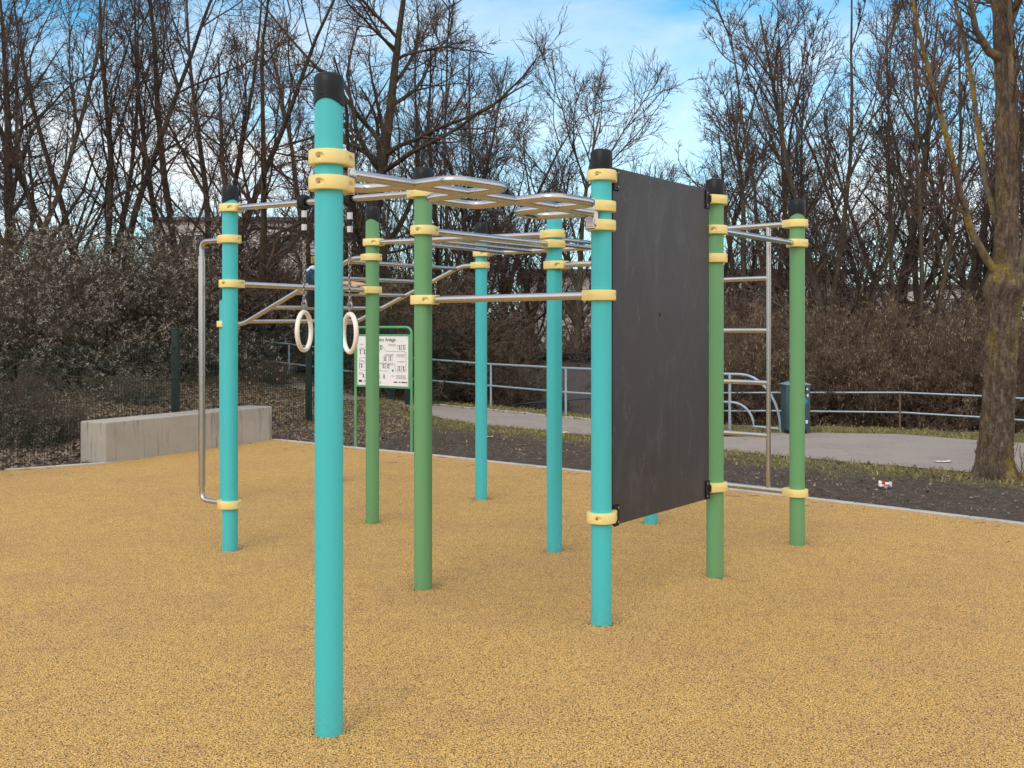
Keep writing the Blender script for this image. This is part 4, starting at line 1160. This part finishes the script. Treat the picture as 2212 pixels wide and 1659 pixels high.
scatter([sh4], rowL, 'shrub covered in pale fluffy seed heads behind the mesh fence at the left', GC)
rowL2 = [(px, 28+random.uniform(-.8, .8), 1.05) for px in (-30, 90, 210, 330, 450, 540)]
scatter([sh2, sh1], rowL2, 'brown bush under the many-stemmed trees at the left', GI)
sm = [(-20,13.9,.34),(45,13.9,.28),(100,14.4,.22),(20,15.8,.34)]
scatter([sh3, sh4, sh2], sm, 'low tangled bush just behind the mesh fence beside the bench', 'low bushes just behind the mesh fence')
sm = [(300,18.6,.24),(590,23.5,.22)]
scatter([sh4, sh2], sm, 'small leafless bush on the leafy bank behind the concrete bench', 'low bushes on the leafy bank')

# ------------------------------------------------------------------ the big lichened tree
def big_tree():
    D0 = 11.15; X0 = xat(2152, D0)
    e = empty('lichened_tree', (X0, D0, 0), 'large near tree with furrowed bark and yellow lichen at the right border', 'tree')
    rs = np.random.default_rng(5)
    prof = [(-.1,2158,118),(.0,2158,104),(.08,2156,92),(.2,2156,80),(.45,2159,72),(.8,2164,68),(1.2,2167,67),(1.7,2171,69),(2.0,2176,72),(2.25,2180,64),(2.7,2180,58),(3.3,2181,56),(4.0,2180,54),(4.6,2174,50),(5.2,2172,46),(6.2,2170,40),(7.6,2166,30),(9,2160,20)]
    zz = np.array([p[0] for p in prof]); xx = np.array([xat(p[1]-6, D0) for p in prof]); rr = np.array([p[2]*(.43 if p[0] < 2.1 else .37)*D0/F for p in prof])
    nz, n = 420, 110; z = np.concatenate([np.linspace(-.1, 3, 300), np.linspace(3.02, 9, nz-300)])
    cx_ = np.interp(z, zz, xx); r = np.interp(z, zz, rr); a = np.arange(n)*2*PI/n
    Z, A_ = np.meshgrid(z, a, indexing='ij')
    tw = A_ + .25*np.sin(Z*1.3)
    ridge = np.abs(np.sin(tw*9+1.7*np.sin(Z*2.1+tw*2)+.6*np.sin(Z*7)))**.7*.5 + np.abs(np.sin(tw*17+2.3*np.sin(Z*3.7-tw)+Z*2))*.3 + .25*np.sin(Z*23+3*np.sin(tw*5))*np.sin(tw*13)
    root = 1 + .34*np.exp(-np.maximum(Z, 0)*6)*np.maximum(0, np.sin(A_*4+.6)) + .06*np.sin(A_*3+Z)
    burl = .05*np.exp(-((Z-1.05)/.12)**2)*np.exp(-((np.mod(A_, 2*PI)-4.9)/.5)**2) + .05*np.exp(-((Z-2.02)/.14)**2)
    Rr = r[:, None]*root + (ridge-.35)*.045*np.minimum(1, r[:, None]/.15) + burl + rs.normal(0, .0035, Z.shape)
    V = np.stack([cx_[:, None]+Rr*np.cos(A_)-X0, Rr*np.sin(A_), Z], -1).reshape(-1, 3)
    i = np.arange(nz-1)[:, None]*n; j = np.arange(n)[None]
    Q = np.stack([i+j, i+(j+1) % n, i+n+(j+1) % n, i+n+j], -1).reshape(-1, 4)
    link('trunk', np_mesh('trunk', V, Q, [M['bark_big']]), e, (X0, D0, 0))
    def limb(pts, r0, r1, dys):
        C = np.array([(xat(x, D0+dy)-X0, dy, zat(y, D0+dy)) for (x, y), dy in zip(pts, dys)])
        C = resample(C, .18); m = len(C); C[1:-1] += rs.normal(0, .012, (m-2, 3)); R = np.linspace(r0, r1, m)[None]
        return C[None], R
    L_ = [([(2168,610),(2140,570),(2105,515),(2082,455),(2066,385),(2048,310),(2024,220),(2000,130),(1975,30),(1955,-80)], .046, .016, [0,-.05,-.1,-.15,-.2,-.25,-.3,-.4,-.5,-.6]),
          ([(2172,540),(2150,470),(2132,410),(2120,330),(2112,250),(2096,160),(2076,60),(2050,-60)], .040, .015, [0,.1,.2,.25,.3,.4,.5,.6]),
          ([(2170,130),(2140,112),(2115,80),(2098,30),(2088,-40)], .055, .022, [0,-.1,-.2,-.3,-.4]),
          ([(2192,620),(2205,560),(2222,480),(2240,380),(2262,250),(2290,100)], .045, .018, [0,-.05,-.1,-.1,-.1,-.1]),
          ([(2188,420),(2203,330),(2208,250),(2204,160),(2196,60),(2180,-40)], .042, .02, [0,-.08,-.15,-.2,-.2,-.2]),
          ([(2080,458),(2050,435),(2020,400),(1998,372)], .022, .008, [-.15,-.25,-.3,-.4]),
          ([(2176,60),(2196,10),(2225,-60)], .05, .03, [0,-.1,-.2]),
          ([(2160,60),(2135,10),(2125,-60)], .035, .02, [0,.1,.2])]
    crown = []
    for pts, r0, r1, dys in L_:
        C, R = limb(pts, r0, r1, dys); V, Q = tubes(C, R, 12)
        link('limb', np_mesh('limb', V, Q, [M['bark_limb']]), e, (X0, D0, 0))
        L = np.array([np.linalg.norm(np.diff(C[0], axis=0), axis=1).sum()]); dr = unit(np.gradient(C, axis=1))
        p, nd, nl, q = spawn(rs, C, dr, np.maximum(L*.5, .9), R, 12, .22, 1, 42, .62, .35, 0, .4)
        P2, d2 = march(rs, p, nd, nl, 8, .09, .06); R2 = np.minimum(q, .014)[:, None]*(1-.7*np.linspace(0, 1, 8)[None]); crown.append(tubes(P2, R2, 5))
        p, nd, nl, q = spawn(rs, P2, d2, nl, R2, 6, .15, 1, 38, .5, .7); P3, d3 = march(rs, p, nd, nl, 6, .1, .05)
        R3 = np.maximum(np.minimum(q, .006), .0035)[:, None]*(1-.5*np.linspace(0, 1, 6)[None]); crown.append(tubes(P3, R3, 3))
        p, nd, nl, q = spawn(rs, P3, d3, nl, R3, 4, .15, 1, 38, .5, .8); P4, d4 = march(rs, p, nd, nl, 4, .1, .05)
        crown.append(tubes(P4, np.full((len(P4), 4), .0026), 3))
    link('crown', np_mesh('crown', *gather(crown), [M['twig_red']]), e, (X0, D0, 0))
    # ivy-like suckers at the foot
    a = rs.uniform(-2.6, .2, 26); rr_ = rs.uniform(.22, .34, 26)
    p = np.stack([np.cos(a)*rr_, np.sin(a)*rr_*.8, np.full(26, -.02)], -1); d = unit(np.stack([np.cos(a)*.3, np.sin(a)*.3, np.ones(26)], -1))
    P5, d5 = march(rs, p, d, rs.uniform(.2, .75, 26), 7, .1, .02); V, Q = tubes(P5, np.full((26, 7), .004), 4)
    link('suckers', np_mesh('suckers', V, Q, [M['bark_limb']]), e, (X0, D0, 0))
big_tree()

# suckers round the thickest trunk in the wood
def suckers(px, D, n, H, label):
    rs = np.random.default_rng(8); a = rs.uniform(0, 2*PI, n); r = rs.uniform(.3, .7, n)
    p = np.stack([np.cos(a)*r, np.sin(a)*r, np.full(n, -.1)], -1); d = unit(np.stack([np.cos(a)*.05, np.sin(a)*.05, np.ones(n)], -1))
    Ls = H*rs.uniform(.5, 1, n); P5, d5 = march(rs, p, d, Ls, 12, .035, .05); R5 = .014*np.ones((n, 1))*(1-.7*np.linspace(0, 1, 12))[None]
    q, nd, nl, r0 = spawn(rs, P5, d5, Ls, R5, 9, .2, 1, 25, .25, .7); P6, d6 = march(rs, q, nd, nl, 6, .08, .06)
    V, Q = gather([tubes(P5, R5, 4), tubes(P6, np.full((len(P6), 6), .006), 3)])
    x = xat(px, D); o = link('sucker_thicket', np_mesh('sucker_thicket', V, Q, [M['bark_grey']]), None, (x, D, hz(x, D)))
    tag(o, label, 'shrub')
suckers(790, 27.2, 90, 6.5, 'sheaf of upright thin suckers wrapped round the thickest trunk')
suckers(1010, 25, 40, 2.6, 'clump of thin upright shoots behind the path railing right of the green post')

# ------------------------------------------------------------------ grass and leaf litter
def field(name, N, accept, size, mat, upright, label, wid=.12, xr=(-8, 9), yr=(8, 26), flat=.25):
    rs = np.random.default_rng(len(name)+N)
    x = rs.uniform(*xr, N*4); y = rs.uniform(*yr, N*4)
    keep = accept(x, y, rs); x, y = x[keep][:N], y[keep][:N]; n = len(x)
    z = ground_h(x, y)
    c = np.stack([x, y, z], -1)
    if upright:
        d = unit(np.stack([rs.normal(0, .5, n), rs.normal(0, .5, n), np.ones(n)], -1)); ln = size*rs.uniform(.4, 1.5, n)[:, None]
        s = unit(np.stack([rs.normal(0, 1, n), rs.normal(0, 1, n), np.zeros(n)], -1)); wd = ln*wid
        bend = np.stack([rs.normal(0, .35, n), rs.normal(0, .35, n), np.zeros(n)], -1)*ln
        V = np.stack([c-s*wd, c+s*wd, c+d*ln*.6+s*wd*.7+bend*.3, c+d*ln+bend], 1).reshape(-1, 3)
    else:
        a = rs.uniform(0, 2*PI, n); ln = size*rs.uniform(.5, 1.4, n)[:, None]
        d = unit(np.stack([np.cos(a), np.sin(a), rs.normal(0, flat, n)], -1)); s = unit(np.stack([-np.sin(a), np.cos(a), rs.normal(0, flat, n)], -1))
        c[:, 2] += .008 + np.abs(rs.normal(0, .01, n))
        V = np.stack([c-d*ln*.5, c+s*ln*wid, c+d*ln*.5+np.array([0,0,.012]), c-s*ln*wid], 1).reshape(-1, 3)
    me = np_mesh(name, V, np.arange(n*4).reshape(-1, 4), [mat], smooth=False)
    o = link(name, me); tag(o, label, name.replace('_', ' '), kind='stuff')
def acc_grass(x, y, rs):
    inp = inside(x, y, PATH); ine = inside(x, y, EP); dp = dist_poly(x, y, PATH); dk = dist_poly(x, y, EP)
    patch = .5+.5*np.sin(x*2.3+np.sin(y*1.9)*2)*np.sin(y*2.7+x)
    pr = np.clip(1.2-dp/1.05, 0, 1) * (.45+.75*patch)
    over = y > np.interp(x, RX, RY)+1.3
    pr = np.where((x < -1.6) & (y > 16.3), .35, pr)
    return (~inp | (dp < .05)) & ~ine & (dk > .12) & ~over & (rs.uniform(0, 1, len(x)) < pr)
field('grass', 60000, acc_grass, .045, M['blade'], True, 'short winter grass along both sides of the path')
def acc_tuft(x, y, rs):
    t = np.exp(-(((x+2.0)/.5)**2+((y-18.6)/.8)**2)) + np.exp(-(((x+3.2)/.3)**2+((y-17.3)/.5)**2))
    t = t + .8*np.exp(-(((x-5.35)/.3)**2+((y-11.0)/.3)**2))
    return rs.uniform(0, 1, len(x)) < t
field('bank_leaves', 30000, lambda x, y, rs: (((x-FP[0])*FN[0]+(y-FP[1])*FN[1]) > .05) & (y < 26), .06, M['leaf'], False, 'thick carpet of dead leaves on the bank behind the mesh fence', wid=.34, xr=(-10, -2), yr=(11, 26), flat=.5)
field('tall_grass', 3000, acc_tuft, .14, M['blade'], True, 'longer grass tufts behind the information board', wid=.05)
def acc_leaf(x, y, rs):
    inp = inside(x, y, PATH); ine = inside(x, y, EP); dk = dist_poly(x, y, EP); d = (x-FP[0])*FN[0]+(y-FP[1])*FN[1]
    pr = np.where(d > 0, .95, np.where(dk < 1.0, .05, .07)); pr = np.where((x < -1.5) & (d > -2.5), .55, pr)
    return ~inp & ~ine & (dk > .1) & (rs.uniform(0, 1, len(x)) < pr)
field('leaf_litter', 34000, acc_leaf, .045, M['leaf'], False, 'dead brown leaves strewn on the soil and the bank', wid=.32, xr=(-11, 8), yr=(8, 26))
def acc_clod(x, y, rs):
    inp = inside(x, y, PATH); ine = inside(x, y, EP); dk = dist_poly(x, y, EP); dp = dist_poly(x, y, PATH)
    return ~inp & ~ine & (dk > .06) & (dp > .3) & (dk < 4)
M['chips'] = mottled('soil_crumbs', (.05, .036, .028), (.30, .235, .185), .95, 9)
field('soil_crumbs', 14000, acc_clod, .013, M['chips'], False, 'dark crumbs and chips of soil on the bare strip', wid=.4, xr=(-4, 8), yr=(6, 19), flat=.8)
def twigs_on_rubber():
    rs = np.random.default_rng(3); C = resample(KPTS[3:19], .05); n = 80
    c = C[rs.integers(0, len(C), n)] + np.abs(rs.normal(0, .5, (n, 2)))*np.array([-.2, -1]); 
    p = np.concatenate([c, np.full((n, 1), .008)], -1); a = rs.uniform(0, 2*PI, n); d = np.stack([np.cos(a), np.sin(a)*.6, np.zeros(n)], -1)
    P5, _ = march(rs, p, unit(d), rs.uniform(.02, .13, n), 4, .12, 0); P5[..., 2] = .006
    V, Q = tubes(P5, np.full((n, 4), .0018), 4)
    o = link('fallen_twigs', np_mesh('fallen_twigs', V, Q, [M['twig_red']])); tag(o, 'thin fallen twigs along the kerb on the ochre surface', 'twigs', kind='stuff')
twigs_on_rubber()
def grit():
    rs = np.random.default_rng(17); Cs = []
    for k, (x, y) in P.items():
        n = 34; a = rs.uniform(0, 2*PI, n); d = PR + .004 + np.abs(rs.normal(0, .035, n))
        Cs.append(np.stack([x+np.cos(a)*d, y+np.sin(a)*d, np.full(n, .001)], -1))
    n = 500; Cs.append(np.stack([rs.uniform(-5, 5, n), rs.uniform(2.2, 13, n), np.full(n, .001)], -1))
    c = np.concatenate(Cs); c = c[inside(c[:, 0], c[:, 1], EP)]; m = len(c); ln = rs.uniform(.0015, .006, m)[:, None]
    d = unit(np.stack([rs.normal(0, 1, m), rs.normal(0, 1, m), np.zeros(m)], -1)); s = np.stack([-d[:, 1], d[:, 0], 0*d[:, 0]], -1); up = np.array([0, 0, 1.])
    V = np.stack([c-d*ln, c+s*ln*.7, c+d*ln, c-s*ln*.7, c+up*ln*.9], 1).reshape(-1, 3); b = np.arange(m)[:, None]*5
    T3 = np.concatenate([b+np.array([[0, 1, 4]])*1, b+np.array([[1, 2, 4]]), b+np.array([[2, 3, 4]]), b+np.array([[3, 0, 4]])])
    o = link('grit', np_mesh('grit', V, T3, [M['dirt']], smooth=False, tri=True)); tag(o, 'dark grit gathered round the post feet and strewn on the ochre surface', 'grit', kind='stuff')
M['dirt'] = mottled('dark_grit', (.03, .018, .012), (.11, .07, .045), .95, 30)
grit()

# ------------------------------------------------------------------ sky, sun, camera
SUN_EL, SUN_AZ = math.radians(38), math.radians(205)   # azimuth clockwise from +Y
wd = bpy.data.worlds.new('World'); sc.world = wd; wd.use_nodes = True; nt = wd.node_tree
bg = nt.nodes['Background']
sky = node(nt, 'ShaderNodeTexSky', sky_type='NISHITA', sun_disc=False)
sky.sun_elevation = SUN_EL; sky.sun_rotation = SUN_AZ; sky.air_density = 1.0; sky.dust_density = .6; sky.ozone_density = 1.5
tc = nt.nodes.new('ShaderNodeTexCoord').outputs['Generated']
mp = vscale(nt, tc, (1, 1, 2.6))
cl = noise(nt, mp, 2.1, 8, .58, .4)
sepw = node(nt, 'ShaderNodeSeparateXYZ'); nt.links.new(tc, sepw.inputs[0])
# cloud thickens towards the horizon; unseen cloud added behind the camera whitens the light
mr = node(nt, 'ShaderNodeMapRange', i_1=-.4, i_2=.9, i_3=.45, i_4=-.03); nt.links.new(sepw.outputs[1], mr.inputs[0])
ad = node(nt, 'ShaderNodeMath', operation='ADD'); nt.links.new(cl, ad.inputs[0]); nt.links.new(mr.outputs[0], ad.inputs[1])
hr_ = node(nt, 'ShaderNodeMapRange', i_1=0.0, i_2=.30, i_3=.30, i_4=0.0); nt.links.new(sepw.outputs[2], hr_.inputs[0])
ad2 = node(nt, 'ShaderNodeMath', operation='ADD'); nt.links.new(ad.outputs[0], ad2.inputs[0]); nt.links.new(hr_.outputs[0], ad2.inputs[1])
cm = ramp(nt, ad2.outputs[0], [(.46, (0,0,0)), (.66, (.5,.5,.5)), (.80, (1,1,1))])
SKYM = node(nt, 'ShaderNodeMix', data_type='RGBA', blend_type='MULTIPLY', i_0=1.0)
nt.links.new(sky.outputs[0], SKYM.inputs[6]); SKYM.inputs[7].default_value = (.50, 1.06, 1.16, 1)
col = mixc(nt, cm, SKYM.outputs[2], (7.7, 7.45, 7.25))
nt.links.new(col, bg.inputs[0]); bg.inputs[1].default_value = .10
sun = bpy.data.lights.new('sun', 'SUN'); sun.energy = .7; sun.angle = math.radians(35); sun.color = (1, .95, .88)
so = bpy.data.objects.new('sun', sun); COL.objects.link(so)
dv = Vector((math.sin(SUN_AZ)*math.cos(SUN_EL), math.cos(SUN_AZ)*math.cos(SUN_EL), math.sin(SUN_EL)))
so.rotation_euler = dv.to_track_quat('Z', 'Y').to_euler(); so.location = (0, 0, 30)

cam = bpy.data.cameras.new('camera'); co = bpy.data.objects.new('camera', cam); COL.objects.link(co)
cam.sensor_width = 36; cam.lens = 36*F/2212; cam.shift_y = -(829.5-HOR)/2212; cam.clip_end = 2000; cam.clip_start = .05
co.location = (0, 0, EYE); co.rotation_euler = (PI/2, 0, 0); sc.camera = co
sc.render.resolution_x = 1024; sc.render.resolution_y = 768
sc.view_settings.view_transform = 'Standard'; sc.view_settings.look = 'None'
sc.view_settings.exposure = .70; sc.view_settings.gamma = 1
sc.cycles.max_bounces = 6; sc.cycles.diffuse_bounces = 2; sc.cycles.glossy_bounces = 3
sc.cycles.use_denoising = True; sc.cycles.denoiser = 'OPENIMAGEDENOISE'; sc.cycles.denoising_input_passes = 'RGB_ALBEDO_NORMAL'; sc.cycles.denoising_prefilter = 'ACCURATE'
